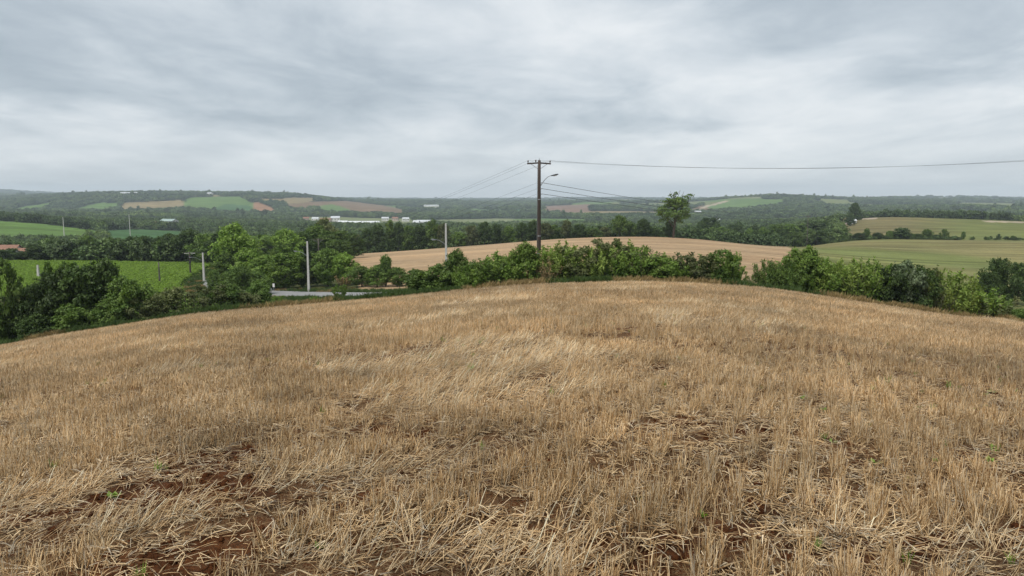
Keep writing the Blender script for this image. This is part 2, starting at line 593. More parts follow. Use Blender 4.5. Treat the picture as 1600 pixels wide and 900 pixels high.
class MB:
    """Collects polygons of any size for one mesh."""
    def __init__(s):
        s.v = []; s.f = []

    def add(s, v, f):
        b = len(s.v)
        s.v += [tuple(x) for x in v]; s.f += [tuple(b + i for i in q) for q in f]

    def box(s, c, sx, sy, sz, rot=None):
        v = [Vector((x * sx / 2, y * sy / 2, z * sz / 2)) for x in (-1, 1) for y in (-1, 1) for z in (-1, 1)]
        if rot is not None:
            v = [rot @ q for q in v]
        v = [q + Vector(c) for q in v]
        s.add(v, [(0, 1, 3, 2), (4, 6, 7, 5), (0, 4, 5, 1), (2, 3, 7, 6), (0, 2, 6, 4), (1, 5, 7, 3)])

    def tube(s, pts, rad, n=8, cap=True):
        pts = [Vector(p) for p in pts]
        if not hasattr(rad, '__len__'):
            rad = [rad] * len(pts)
        b = len(s.v)
        ref = Vector((0.31, 0.83, 0.17))
        for i, p in enumerate(pts):
            t = (pts[min(i + 1, len(pts) - 1)] - pts[max(i - 1, 0)]).normalized()
            if abs(t.dot(ref)) > 0.95:
                ref = Vector((0.9, 0.1, 0.3))
            u = t.cross(ref).normalized(); w = t.cross(u)
            for k in range(n):
                a = 2 * math.pi * k / n
                s.v.append(tuple(p + (u * math.cos(a) + w * math.sin(a)) * rad[i]))
        for i in range(len(pts) - 1):
            for k in range(n):
                k2 = (k + 1) % n
                s.f.append((b + i * n + k, b + i * n + k2, b + (i + 1) * n + k2, b + (i + 1) * n + k))
        if cap:
            s.f.append(tuple(b + k for k in range(n))[::-1])
            s.f.append(tuple(b + (len(pts) - 1) * n + k for k in range(n)))

    def mesh(s, name, mat, smooth=False):
        me = bpy.data.meshes.new(name)
        me.from_pydata(s.v, [], s.f)
        me.materials.append(MATS[mat])
        if smooth:
            me.polygons.foreach_set('use_smooth', np.ones(len(me.polygons), bool))
        me.update(); me.validate()
        return me

    def obj(s, name, mat, parent=None, smooth=False):
        return link(name, s.mesh(name, mat, smooth), parent)


def link(name, data, parent=None):
    o = bpy.data.objects.new(name, data)
    COL.objects.link(o)
    o.parent = parent
    return o


def tag(o, label, category=None, group=None, kind=None):
    o["label"] = label
    if category:
        o["category"] = category
    if group:
        o["group"] = group
    if kind:
        o["kind"] = kind
    return o


def empty(name, loc, rz=0.0, scale=(1, 1, 1)):
    e = bpy.data.objects.new(name, None)
    COL.objects.link(e)
    e.location = loc; e.rotation_euler = (0, 0, rz); e.scale = scale
    e.empty_display_size = 0.2
    return e


def scatter(name, pts, rot, scl, idx, meshes, label, category, protos_mat=None):
    """One object of kind stuff: many small copies of a few meshes stood on points."""
    n = len(pts)
    me = bpy.data.meshes.new(name)
    me.vertices.add(n)
    me.vertices.foreach_set('co', np.asarray(pts, np.float32).ravel())
    a = me.attributes.new('rot', 'FLOAT_VECTOR', 'POINT'); a.data.foreach_set('vector', np.asarray(rot, np.float32).ravel())
    scl = np.asarray(scl, np.float32)
    if scl.ndim == 1:
        scl = np.repeat(scl[:, None], 3, 1)
    a = me.attributes.new('scl', 'FLOAT_VECTOR', 'POINT'); a.data.foreach_set('vector', scl.ravel())
    a = me.attributes.new('idx', 'INT', 'POINT'); a.data.foreach_set('value', np.asarray(idx, np.int32))
    o = link(name, me)
    ng = bpy.data.node_groups.new(name, 'GeometryNodeTree')
    ng.interface.new_socket('Geometry', in_out='INPUT', socket_type='NodeSocketGeometry')
    ng.interface.new_socket('Geometry', in_out='OUTPUT', socket_type='NodeSocketGeometry')
    N = ng.nodes.new; L = ng.links.new
    gi = N('NodeGroupInput'); go = N('NodeGroupOutput')
    jn = N('GeometryNodeJoinGeometry')
    for k, m in enumerate(meshes):
        po = bpy.data.objects.new(name + "_piece", m)
        oi = N('GeometryNodeObjectInfo'); oi.inputs['Object'].default_value = po
        g2 = N('GeometryNodeGeometryToInstance')
        L(oi.outputs['Geometry'], g2.inputs[0]); L(g2.outputs[0], jn.inputs[0])
    ip = N('GeometryNodeInstanceOnPoints')

    def named(nm, typ):
        q = N('GeometryNodeInputNamedAttribute'); q.data_type = typ; q.inputs['Name'].default_value = nm
        return q.outputs['Attribute']
    L(gi.outputs[0], ip.inputs['Points']); L(jn.outputs[0], ip.inputs['Instance'])
    ip.inputs['Pick Instance'].default_value = True
    L(named('idx', 'INT'), ip.inputs['Instance Index'])
    L(named('rot', 'FLOAT_VECTOR'), ip.inputs['Rotation'])
    L(named('scl', 'FLOAT_VECTOR'), ip.inputs['Scale'])
    L(ip.outputs[0], go.inputs[0])
    md = o.modifiers.new('scatter', 'NODES'); md.node_group = ng
    tag(o, label, category, kind='stuff')
    return o


# ------------------------------------------------------------------ the ground sheet
def inpoly(x, y, poly):
    r = np.zeros(x.shape, bool)
    n = len(poly)
    for i in range(n):
        x1, y1 = poly[i]; x2, y2 = poly[(i + 1) % n]
        c = ((y1 > y) != (y2 > y))
        with np.errstate(divide='ignore', invalid='ignore'):
            xx = (x2 - x1) * (y - y1) / (y2 - y1) + x1
        r ^= c & (x < xx)
    return r


GREEN = (0.105, 0.175, 0.045); DGREEN = (0.060, 0.125, 0.045); PALE = (0.175, 0.200, 0.095); OLIVE = (0.150, 0.172, 0.060)
TAN = (0.235, 0.185, 0.095); BROWN = (0.185, 0.125, 0.075); RUST = (0.30, 0.165, 0.095); SAND = (0.36, 0.30, 0.22)
STUB = (0.375, 0.262, 0.160); WOODF = (0.030, 0.042, 0.018); SOY = (0.18, 0.25, 0.05); PINK = (0.20, 0.130, 0.095)
# holdings: (colour, outline as sighted from the field, nearest and farthest distance)
PATCHES = [
    (GREEN, [(5, 331), (40, 322), (80, 317), (82, 322), (60, 329), (40, 332)], 1500, 5000),
    (GREEN, [(104, 331), (135, 321), (155, 317), (189, 317), (184, 327), (160, 331)], 1500, 5000),
    (TAN, [(188, 331), (190, 317), (235, 315), (286, 312), (288, 327), (240, 331)], 1500, 5000),
    (GREEN, [(288, 327), (287, 312), (300, 308), (376, 307), (400, 320), (398, 334), (330, 332)], 1500, 5000),
    (DGREEN, [(322, 332), (350, 319), (388, 320), (398, 331), (380, 334)], 1500, 5000),
    (RUST, [(395, 317), (406, 317), (427, 325), (433, 334), (404, 334), (396, 325)], 1500, 5000),
    (TAN, [(440, 309), (490, 309), (505, 312), (452, 319)], 1500, 5000),
    (BROWN, [(448, 320), (490, 315), (540, 314), (600, 321), (632, 328), (627, 335), (560, 335), (500, 327), (452, 328)], 1500, 5000),
    (GREEN, [(495, 322), (520, 319), (548, 328), (540, 335), (498, 332)], 1500, 5000),
    (PINK, [(848, 322), (925, 319), (920, 331), (852, 333)], 1500, 5000),
    (DGREEN, [(720, 329), (830, 327), (836, 331), (740, 333)], 1500, 5000),
    (GREEN, [(1105, 324), (1138, 314), (1225, 311), (1225, 321), (1160, 328), (1110, 332)], 1300, 5000),
    (BROWN, [(1070, 331), (1095, 321), (1108, 325), (1108, 333)], 1300, 5000),
    (OLIVE, [(1278, 311), (1326, 312), (1332, 323), (1292, 323)], 1300, 5000),
    (TAN, [(1438, 309), (1495, 308), (1498, 312), (1450, 312)], 1300, 6000),
    (OLIVE, [(1478, 316), (1592, 318), (1580, 327), (1530, 324)], 1300, 5000),
    (OLIVE, [(1465, 326), (1552, 332), (1532, 340), (1480, 331)], 1000, 5000),
    (PALE, [(480, 339), (640, 338), (660, 356), (560, 357), (470, 349)], 900, 1900),
    (PALE, [(700, 343), (800, 341), (810, 352), (715, 356)], 900, 1900),
    (PALE, [(600, 333), (660, 333), (640, 338), (600, 338)], 1400, 2600),
    (SAND, [(1086, 330), (1100, 322), (1136, 313), (1141, 314), (1104, 324), (1092, 331)], 1300, 5000),
    (GREEN, [(-200, 343), (0, 345), (60, 349), (158, 361), (156, 374), (100, 380), (-200, 383)], 420, 720),
    (DGREEN, [(160, 361), (200, 358), (288, 361), (292, 380), (230, 386), (172, 384)], 380, 800),
    (SAND, [(1344, 339.5), (1370, 340), (1370, 342.5), (1342, 343)], 560, 720),
    (SAND, [(1535, 344.5), (1700, 349), (1700, 351), (1540, 347)], 560, 800),
]


def cover(X, Y, Z):
    """Colour of the land at each point, and whether trees grow there."""
    px, py = project(X, Y, Z)
    d = np.where(Y > 0, Y, 1e9)
    r = np.hypot(X, Y)
    c = np.zeros(X.shape + (3,)); c[:] = WOODF
    wood = (r > 225)
    front = Y > 20
    t = np.where(front, X / np.maximum(Y, 1), 0)
    # verge and scrub strip between the field and the country beyond
    strip = (r > 57) & (d <= 235)
    c[strip] = (0.075, 0.085, 0.030)
    # middle stubble hill
    q = 800 + F * t
    c[strip & (q > 1400)] = (0.34, 0.225, 0.125)
    hill = front & (d > 92) & (d < 283) & (q > 520 + np.clip((200 - d) * 0.5, 0, 60)) & (q < 1222 + (d - 200) * 0.05 + fbm(X, Y, 9, 3, 77) * 26) & (dist_road(X, Y) > 9)
    c[hill] = STUB
    # right-hand farmland in two folds
    f1 = front & (d > 100) & (d < 352) & (q >= 1225) & ~hill
    k = np.clip(fbm(X, Y, 60, 3, 71) * 1.6 - 0.66 + (d - 200) / 420, 0, 0.55)[..., None]
    c = np.where(f1[..., None], np.array(OLIVE) * (1 - k) + np.array(TAN) * k * 1.05, c)
    f2 = front & (d >= 352) & (d < 700) & (q > 1318 - (d - 352) * 0.02) & (py > 336)
    k2 = np.clip(1.4 - np.abs(q - 1360) / 110, 0, 1)[..., None]
    k3 = np.clip(fbm(X, Y, 45, 3, 12) * 2.2 - 0.8, 0, 1)[..., None]
    c = np.where(f2[..., None], (np.array((0.135, 0.150, 0.048)) * (1 - k3) + np.array(OLIVE) * 1.15 * k3) * (1 - k2) + (np.array(BROWN) * 0.55 + np.array(OLIVE) * 0.45) * k2, c)
    wood &= ~(hill | f1 | f2)
    # soybean field on the left
    soy = front & (d > 128) & (d < 212) & (q < 330) & (dist_road(X, Y) > 7)
    c[soy] = SOY
    wood &= ~soy
    for col, poly, d0, d1 in PATCHES:
        m = front & (d > d0) & (d < d1)
        if col is GREEN or col is SAND or True:
            m &= inpoly(px, py, poly)
        c[m] = col
        wood &= ~m
    # scattered clearings farther off
    fn = fbm(X, Y, 420, 3, 91)
    clr = front & (d > 1350) & (fn > 0.545)
    kind = np.floor(_vnoise(X / 330.0, Y / 330.0, 7) * 3.99).astype(int)
    cols = np.array([OLIVE, GREEN, PALE, TAN]) * 0.92
    m = clr & wood
    c[m] = cols[kind[m]]
    wood &= ~clr
    nearf = r <= 57
    return c, wood & front, nearf, hill, soy, f1, f2


def dist_road(X, Y):
    sh = X.shape
    x = X.ravel(); y = Y.ravel()
    out = np.full(x.shape, 999.0)
    m = np.where((np.abs(y - 140) < 125) & (np.abs(x) < 230))[0]
    for a in range(0, len(m), 20000):
        q = m[a:a + 20000]
        out[q] = np.hypot(x[q][:, None] - ROAD[None, :, 0], y[q][:, None] - ROAD[None, :, 1]).min(1)
    return out.reshape(sh)


def field_edge(X, Y):
    """Signed distance beyond the stubble field's far edge (forward metres)."""
    return Y - 55.0


def build_ground():
    th = np.r_[np.linspace(-180, -60, 24)[:-1], np.linspace(-60, -41, 30)[:-1], np.linspace(-41, 41, 480), np.linspace(41, 60, 30)[1:], np.linspace(60, 180, 24)[1:-1]]
    th = np.radians(th)
    rr = np.r_[0.05, 0.5, 1.0, np.exp(np.linspace(math.log(1.5), math.log(9), 250)), np.exp(np.linspace(math.log(9), math.log(10000), 450))[1:]]
    TH, RR = np.meshgrid(th, rr, indexing='ij')
    X = RR * np.sin(TH); Y = RR * np.cos(TH)
    Z = height(X, Y)
    c, wood, nearf, hill, soy, f1, f2 = cover(X, Y, Z)
    fe = (Y < 56.0) & (np.abs(np.arctan2(X, Y)) < R(75)) | (RR < 40)
    # near field: red channel of "cover" carries how much chaff lies on the soil
    bare = bare_mask(X, Y)
    chaff = np.clip(1.0 - bare, 0.1, 1.0)
    c = np.where(fe[..., None], np.stack([chaff, chaff, chaff], -1), c)
    na, nr = TH.shape
    idx = np.arange(na * nr).reshape(na, nr)
    a = idx; b = np.roll(idx, -1, 0)
    f = np.stack([a[:, :-1], a[:, 1:], b[:, 1:], b[:, :-1]], -1).reshape(-1, 4)
    fm = np.where(fe[:, :-1], 0, 1).reshape(-1)
    v = np.stack([X, Y, Z], -1).reshape(-1, 3)
    me = mesh_np('ground', v, f, ['soil', 'land'], c.reshape(-1, 3), 'cover', fm, smooth=True)
    o = link('ground', me)
    o["kind"] = 'structure'
    o["label"] = 'rolling farmland of red soil, stubble and green holdings reaching the hills'
    return o


def bare_mask(X, Y):
    """0 thick straw .. 1 bare red soil."""
    r = np.hypot(X, Y)
    n = fbm(X * 0.8 + Y * 0.35, Y * 1.5 - X * 0.5, 0.85, 4, 3, 0.62)
    left = np.clip((-X / np.maximum(Y, 0.5) + 0.12) * 2.2, 0, 1) * np.clip((8.0 - r) / 3.5, 0, 1)
    right = np.exp(-(((X - 1.9) / 0.9) ** 2 + ((Y - 4.1) / 0.8) ** 2)) * 0.9
    far = np.clip(1.0 - r / 26, 0.0, 1)
    return np.clip((n - 0.645 + 0.20 * left + 0.08 * right + 0.03 * far) * 7.0, 0, 1)


build_ground()


def strip_mesh(name, mat, off0, off1, dz, i0=0, i1=None):
    P = ROAD[i0:i1]
    t = np.gradient(P[:, :2], axis=0); t /= np.linalg.norm(t, axis=1)[:, None]
    nrm = np.c_[-t[:, 1], t[:, 0]]
    cols = 5
    v = []
    for k in range(cols):
        o = off0 + (off1 - off0) * k / (cols - 1)
        v.append(np.c_[P[:, 0] + nrm[:, 0] * o, P[:, 1] + nrm[:, 1] * o, P[:, 2] + dz - 0.02 * abs(o) / 3])
    v = np.stack(v, 1)
    n = len(P)
    idx = np.arange(n * cols).reshape(n, cols)
    f = np.stack([idx[:-1, :-1], idx[:-1, 1:], idx[1:, 1:], idx[1:, :-1]], -1).reshape(-1, 4)
    return mesh_np(name, v.reshape(-1, 3), f, [mat], smooth=True)


road = link('road', strip_mesh('road', 'asphalt', -ROAD_HALF, ROAD_HALF, 0.03))
road["kind"] = 'structure'
road["label"] = 'grey asphalt country road behind the stubble field'


# ------------------------------------------------------------------ stubble: straws stood, flattened and strewn
def straw_mesh(name, n, size, length, tilt, lean_jit, width, seed, dirjit=0.35, bend=0.0, blades=0.25, rowed=1.0, pale=1.0):
    g = np.random.default_rng(seed)
    pal = np.array([(0.80, 0.645, 0.42), (0.71, 0.535, 0.315), (0.58, 0.405, 0.215), (0.34, 0.215, 0.105), (0.60, 0.52, 0.40), (0.86, 0.75, 0.57)])
    pal = np.clip(pal * pale, 0, 0.88)
    w = np.array([0.21, 0.23, 0.21, 0.17, 0.09, 0.09])
    V = []; Fc = []; T = []
    # straws stand in small crowns, several from one root
    roots = g.uniform(-size / 2, size / 2, (max(3, n // 5), 2)) * (1.0, rowed)
    for i in range(n):
        rt = roots[g.integers(len(roots))] + g.normal(0, 0.018, 2)
        L = length * g.uniform(0.55, 1.25)
        az = g.normal(0, dirjit) if tilt > 0.5 else g.uniform(0, 2 * math.pi)
        tl = abs(g.normal(tilt, lean_jit))
        tl = min(tl, 1.5)
        d = np.array([math.sin(tl) * math.cos(az), math.sin(tl) * math.sin(az), math.cos(tl)])
        blade = g.random() < blades
        wd = width * g.uniform(0.7, 1.3) * (1.5 if blade else 1.0)
        side = np.cross(d, (0.3, 0.2, 0.9)); side /= np.linalg.norm(side) + 1e-9
        oth = np.cross(d, side)
        p0 = np.array([rt[0], rt[1], -0.015])
        if tilt > 1.2:
            p0[2] = g.uniform(0.0, 0.035)
        segs = 3 if (blade or bend > 0) else 1
        col = pal[g.choice(len(pal), p=w)] * g.uniform(0.85, 1.12)
        b = len(V)
        droop = (bend + (0.5 if blade else 0)) * g.uniform(0.3, 1.0)
        hz = np.array([math.cos(az), math.sin(az), 0.0])
        for s in range(segs + 1):
            u = s / segs
            p = p0 + d * L * u + (hz * 0.35 - np.array([0, 0, 0.55])) * droop * L * u * u
            p[2] = max(p[2], -0.01)
            ww = wd * (1 - (0.75 if blade else 0.2) * u)
            if blade:
                V += [p + side * ww, p - side * ww, p + oth * ww * 0.25]
            else:
                V += [p + side * ww * 0.58, p - side * ww * 0.29 + oth * ww * 0.5, p - side * ww * 0.29 - oth * ww * 0.5]
            T += [col] * 3
        for s in range(segs):
            q = b + s * 3
            for k in range(3):
                k2 = (k + 1) % 3
                Fc.append((q + k, q + k2, q + 3 + k2, q + 3 + k))
    return mesh_np(name, np.array(V), np.array(Fc), ['straw'], np.array(T))


STAND = [straw_mesh('standing_straw', 24, 0.34, 0.165, 0.10, 0.26, 0.0038, 100 + k, blades=0.34, rowed=0.22) for k in range(8)]
FLAT = [straw_mesh('leaning_straw', 26, 0.36, 0.21, 0.95, 0.34, 0.0035, 200 + k, dirjit=0.5, bend=0.28, blades=0.32, pale=np.array((1.10, 1.14, 1.20))) for k in range(8)]
LITTER = [straw_mesh('strewn_straw', 24, 0.44, 0.10, 1.40, 0.12, 0.0032, 300 + k, dirjit=1.9, bend=0.22, blades=0.5) for k in range(6)]


def clod_mesh(seed):
    g = np.random.default_rng(seed)
    v = []; f = []
    nu, nv = 7, 5
    for j in range(nv):
        ph = math.pi * j / (nv - 1)
        for i in range(nu):
            a = 2 * math.pi * i / nu
            r = g.uniform(0.7, 1.15)
            v.append((r * math.sin(ph) * math.cos(a), r * math.sin(ph) * math.sin(a), 0.7 * r * math.cos(ph)))
    for j in range(nv - 1):
        for i in range(nu):
            i2 = (i + 1) % nu
            f.append((j * nu + i, j * nu + i2, (j + 1) * nu + i2, (j + 1) * nu + i))
    return mesh_np('soil_clod', np.array(v), np.array(f), ['soil'], np.zeros((len(v), 3)), 'cover')


def weed_mesh(seed, grassy=False):
    g = np.random.default_rng(seed)
    V = []; Fc = []; T = []
    n = 16 if grassy else 9
    for i in range(n):
        az = g.uniform(0, 2 * math.pi); tl = g.uniform(0.15, 0.7) if grassy else g.uniform(0.6, 1.3)
        L = g.uniform(0.07, 0.15) if grassy else g.uniform(0.035, 0.075)
        wd = 0.003 if grassy else L * 0.32
        d = np.array([math.sin(tl) * math.cos(az), math.sin(tl) * math.sin(az), math.cos(tl)])
        s = np.cross(d, (0, 0, 1)); s /= np.linalg.norm(s)
        b = len(V)
        base = np.array([g.normal(0, 0.015), g.normal(0, 0.015), 0.01])
        V += [base, base + d * L * 0.55 + s * wd, base + d * L, base + d * L * 0.55 - s * wd]
        Fc.append((b, b + 1, b + 2, b + 3))
        t = (g.uniform(0.2, 1), g.uniform(0.3, 0.9), 0); T += [t] * 4
    return mesh_np('weed_leaf', np.array(V), np.array(Fc), ['leaf_bright'], np.array(T))


def wedge(n, r0, r1, half, power=2.0):
    u = rng.random(n)
    r = (r0 ** power + u * (r1 ** power - r0 ** power)) ** (1 / power)
    th = rng.uniform(-half, half, n)
    return r * np.sin(th), r * np.cos(th)


def in_field(X, Y):
    return (Y < 55.6 + (fbm(X, Y, 3.0, 2, 8) - 0.5) * 1.6) & (Y > 0.4)


def build_stubble():
    # candidate spots, denser close by
    xs, ys = [], []
    for n, r0, r1 in ((6800, 1.6, 12), (17000, 12, 28), (42000, 28, 74)):
        x, y = wedge(n, r0, r1, R(50)); xs.append(x); ys.append(y)
    X = np.concatenate(xs); Y = np.concatenate(ys)
    # drill rows run away to the right, 21 cm apart
    ra = R(67.5); cu, su = -math.sin(ra), math.cos(ra)
    c = X * cu + Y * su
    c2 = np.round(c / 0.21) * 0.21 + rng.normal(0, 0.022, len(X)) - c
    X = X + cu * c2; Y = Y + su * c2
    k = in_field(X, Y); X, Y = X[k], Y[k]
    Z = height(X, Y)
    r = np.hypot(X, Y)
    bare = bare_mask(X, Y)
    # wheel-flattened streaks run obliquely across the field
    s = fbm(X * 0.45 + Y * 0.25, Y * 1.0 - X * 0.40, 2.3, 3, 44, 0.55)
    leftish = np.clip(0.35 - X / np.maximum(Y, 1), 0, 1) * np.clip((13 - r) / 6, 0, 1)
    spot = np.exp(-((((X + 0.75) * 0.82 + (Y - 5.5) * 0.57) / 1.25) ** 2 + (((Y - 5.5) * 0.82 - (X + 0.75) * 0.57) / 0.5) ** 2))
    spot += 0.6 * np.exp(-(((X - 5.5) / 4.0) ** 2 + ((Y - 17) / 2.2) ** 2))
    flat = s + 0.22 * spot + 0.05 * leftish - 0.10 * np.clip(X / np.maximum(Y, 1) * 2.5, 0, 1) > 0.60
    u = rng.random(len(X))
    grow = np.where(r < 14, 1.0, np.where(r < 30, 1.12, 1.35))
    wide = np.where(r < 9, 1.0, np.where(r < 16, 1.2, np.where(r < 30, 1.5, 2.0)))
    rx = rng.normal(0, 0.05, len(X)); ry = rng.normal(0, 0.05, len(X))
    patch = fbm(X, Y, 4.0, 3, 61)
    hs = 0.62 + 0.56 * patch

    def put(name, m, meshes, rz, hscale, label):
        n = int(m.sum())
        rot = np.c_[rx[m], ry[m], rz]
        sc = np.c_[wide[m], wide[m], hscale]
        scatter(name, np.c_[X[m], Y[m], Z[m]], rot, sc, rng.integers(0, len(meshes), n), meshes, label, 'stubble')
    tuft = fbm(X, Y, 0.55, 2, 87)
    u = u * np.where(r < 20, np.clip((tuft - 0.30) * 4.5, 0.0, 1.0), 1.0)
    m1 = ~flat & (u > 0.04 + bare * 0.84)
    put('standing_stubble', m1, STAND, ra + math.pi * rng.integers(0, 2, m1.sum()) + rng.normal(0, 0.12, m1.sum()), (grow * hs)[m1] * rng.uniform(0.8, 1.2, m1.sum()), 'dry cut cereal stubble standing across the whole sloping field')
    m2 = flat & (u > 0.25 + bare * 0.6)
    put('flattened_straw', m2, FLAT, rng.normal(0.42, 0.4, m2.sum()), grow[m2] * rng.uniform(0.8, 1.2, m2.sum()), 'pale straw pressed flat in oblique streaks among the standing stubble')
    # litter everywhere
    xs, ys = [], []
    for n, r0, r1 in ((4600, 1.6, 12), (7000, 12, 28), (8000, 28, 74)):
        x, y = wedge(n, r0, r1, R(50)); xs.append(x); ys.append(y)
    x2 = np.concatenate(xs); y2 = np.concatenate(ys)
    k = in_field(x2, y2); x2, y2 = x2[k], y2[k]
    k = rng.random(len(x2)) > bare_mask(x2, y2) * 0.35
    x2, y2 = x2[k], y2[k]
    n = len(x2)
    scatter('straw_litter', np.c_[x2, y2, height(x2, y2) + 0.008], np.c_[rng.normal(0, 0.06, n), rng.normal(0, 0.06, n), rng.uniform(0, 6.28, n)],
            rng.uniform(0.8, 1.3, n), rng.integers(0, 6, n), LITTER, 'loose broken straw strewn over the red soil of the field', 'straw')
    # soil crumbs on the bare spots
    x, y = wedge(30000, 1.8, 14, R(48))
    k = rng.random(len(x)) < 0.10 + bare_mask(x, y)
    x, y = x[k], y[k]; n = len(x)
    cl = [clod_mesh(k) for k in range(5)]
    scatter('soil_clods', np.c_[x, y, height(x, y) + 0.002], rng.uniform(0, 6.28, (n, 3)), 0.006 + 0.036 * rng.random(n) ** 3.2,
            rng.integers(0, 5, n), cl, 'red earth crumbs and clods on the bare spots of the field', 'soil')
    # green seedlings
    x, y = wedge(300, 2.2, 20, R(44))
    k = (rng.random(len(x)) < 0.55)
    x, y = x[k], y[k]
    gx = np.r_[x, rng.normal(5.6, 1.1, 30), rng.normal(3.4, 1.0, 12)]
    gy = np.r_[y, rng.normal(9.6, 1.0, 30), rng.normal(6.5, 0.9, 12)]
    n = len(gx)
    we = [weed_mesh(k) for k in range(4)] + [weed_mesh(9 + k, True) for k in range(3)]
    ii = rng.integers(0, 4, n); ii[len(x):] = rng.integers(0, 7, n - len(x))
    scatter('seedling_weeds', np.c_[gx, gy, height(gx, gy)], np.c_[np.zeros((n, 2)), rng.uniform(0, 6.28, n)], rng.uniform(0.5, 1.1, n), ii, we,
            'small green weed seedlings sprouting between the straw', 'weeds')


build_stubble()


# ------------------------------------------------------------------ foliage
def leaf_quads(P, D, size, g, fold=0.25, elong=1.7, tint=None):
    """A folded diamond leaf at each point P, facing about D."""
    n = len(P)
    D = D + g.normal(0, 0.55, (n, 3)); D /= np.linalg.norm(D, axis=1)[:, None] + 1e-9
    a = g.normal(0, 1, (n, 3)); a[:, 2] -= 0.35
    a -= D * (a * D).sum(1)[:, None]; a /= np.linalg.norm(a, axis=1)[:, None] + 1e-9
    b = np.cross(D, a)
    s = size * g.uniform(0.6, 1.35, n)[:, None]
    l = s * elong * 0.5; w = s * 0.5
    v = np.stack([P - a * l, P + b * w + D * s * fold, P + a * l, P - b * w + D * s * fold], 1)
    f = np.arange(n * 4).reshape(n, 4)
    t = np.repeat(tint, 4, 0)
    return v.reshape(-1, 3), f, t


def lobes_to_leaves(lobes, n, size, seed, sub=(10, 18), subr=0.36, inner=0.18, elong=1.7, flat=1.0):
    """lobes: list of (x,y,z,rx,ry,rz). Leaves gather in clumps over each lobe."""
    g = np.random.default_rng(seed)
    L = np.array(lobes, float)
    area = (L[:, 3] * L[:, 4] + L[:, 4] * L[:, 5] + L[:, 3] * L[:, 5])
    cnt = np.maximum((n * area / area.sum()).astype(int), 6)
    P = []; D = []; T = []
    for (x, y, z, rx, ry, rz), c in zip(L, cnt):
        k = int(g.integers(*sub))
        dirs = g.normal(0, 1, (k, 3)); dirs[:, 2] += 0.35
        dirs /= np.linalg.norm(dirs, axis=1)[:, None]
        hue = g.uniform(0.1, 0.9)
        cen = dirs * np.array([rx, ry, rz]) * g.uniform(0.62, 1.0, k)[:, None]
        which = g.integers(0, k, c)
        sr = subr * np.array([rx, ry, rz * flat])
        off = g.normal(0, 0.52, (c, 3))
        p = cen[which] + off * sr
        isin = g.random(c) < inner
        dd = g.normal(0, 1, (c, 3)); dd /= np.linalg.norm(dd, axis=1)[:, None]
        p[isin] = (dd * np.array([rx, ry, rz]) * (g.random(c) ** 0.5)[:, None] * 0.8)[isin]
        dn = dirs[which] * 0.8 + off * 0.6 + np.array([0, 0, 0.35])
        P.append(p + (x, y, z)); D.append(dn)
        ct = g.uniform(0.25, 0.75, k)
        T.append(np.c_[np.clip(hue * 0.5 + ct[which] * 0.5 + g.normal(0, 0.15, c), 0, 1), np.clip(0.5 + (ct[which] - 0.5) * 0.5 + g.normal(0, 0.16, c), 0, 1), np.zeros(c)])
    P = np.concatenate(P); D = np.concatenate(D); T = np.concatenate(T)
    D /= np.linalg.norm(D, axis=1)[:, None] + 1e-9
    keep = P[:, 2] > 0.0
    return leaf_quads(P[keep], D[keep], size, g, elong=elong, tint=T[keep])


def limb_mesh(name, stems, mat):
    """stems: list of (points, radii) joined into one woody mesh."""
    b = MB()
    for pts, rad in stems:
        b.tube(pts, rad, n=6)
    return b.mesh(name, mat, smooth=True)


def curve_pts(a, b, sag, n, g, wob=0.02):
    a = np.array(a, float); b = np.array(b, float)
    out = []
    L = np.linalg.norm(b - a)
    for i in range(n + 1):
        u = i / n
        p = a * (1 - u) + b * u
        p[2] += sag * math.sin(math.pi * u) * L
        if 0 < i < n:
            p += g.normal(0, wob * L, 3)
        out.append(tuple(p))
    return out


PROTO = {}


def proto_tree(name, lobes, n, leaf, seed, trunk_r=0.022, trunk_top=0.62, fork=0.35, elong=1.7, mat='bark', limbs=8, inner=0.18, sub=(10, 18), subr=0.36, flat=1.0, extra=()):
    g = np.random.default_rng(seed + 999)
    v, f, t = lobes_to_leaves(lobes, n, leaf, seed, elong=elong, inner=inner, sub=sub, subr=subr, flat=flat)
    crown = mesh_np(name + '_crown', v, f, ['leaf_mid'], t)
    stems = []
    tp = [(0, 0, -0.04)]
    for i in range(1, 6):
        u = i / 5
        tp.append((g.normal(0, 0.010), g.normal(0, 0.010), trunk_top * u))
    stems.append((tp, [trunk_r * (1.25 - 0.75 * i / 5) for i in range(6)]))
    for lb in sorted(lobes, key=lambda q: -q[3])[:limbs]:
        z0 = fork + (trunk_top - fork) * g.random()
        stems.append((curve_pts((0, 0, z0), (lb[0] * 0.9, lb[1] * 0.9, lb[2] + 0.3 * lb[5]), -0.05, 4, g), [trunk_r * q for q in (0.55, 0.45, 0.33, 0.22, 0.10)]))
    stems += list(extra)
    PROTO[name] = (crown, limb_mesh(name + '_trunk', stems, mat))


def lobe_cloud(seed, n, prof, width, zlo, zhi, r=(0.12, 0.20), squash=0.75, core=True):
    """Spread lobes in a crown whose half-width at height u is prof(u)*width."""
    g = np.random.default_rng(seed)
    out = []
    for i in range(n):
        u = (i + g.random()) / n
        z = zlo + (zhi - zlo) * u
        a = i * 2.39996 + g.normal(0, 0.4)
        rr = g.uniform(*r)
        w = prof(u) * width * g.uniform(0.55, 1.0)
        w = max(w - rr * 0.5, 0)
        out.append((w * math.cos(a), w * math.sin(a), z, rr, rr, rr * squash))
    if core:
        out.append((0, 0, (zlo + zhi) / 2, width * 0.5, width * 0.5, (zhi - zlo) * 0.42))
    return out


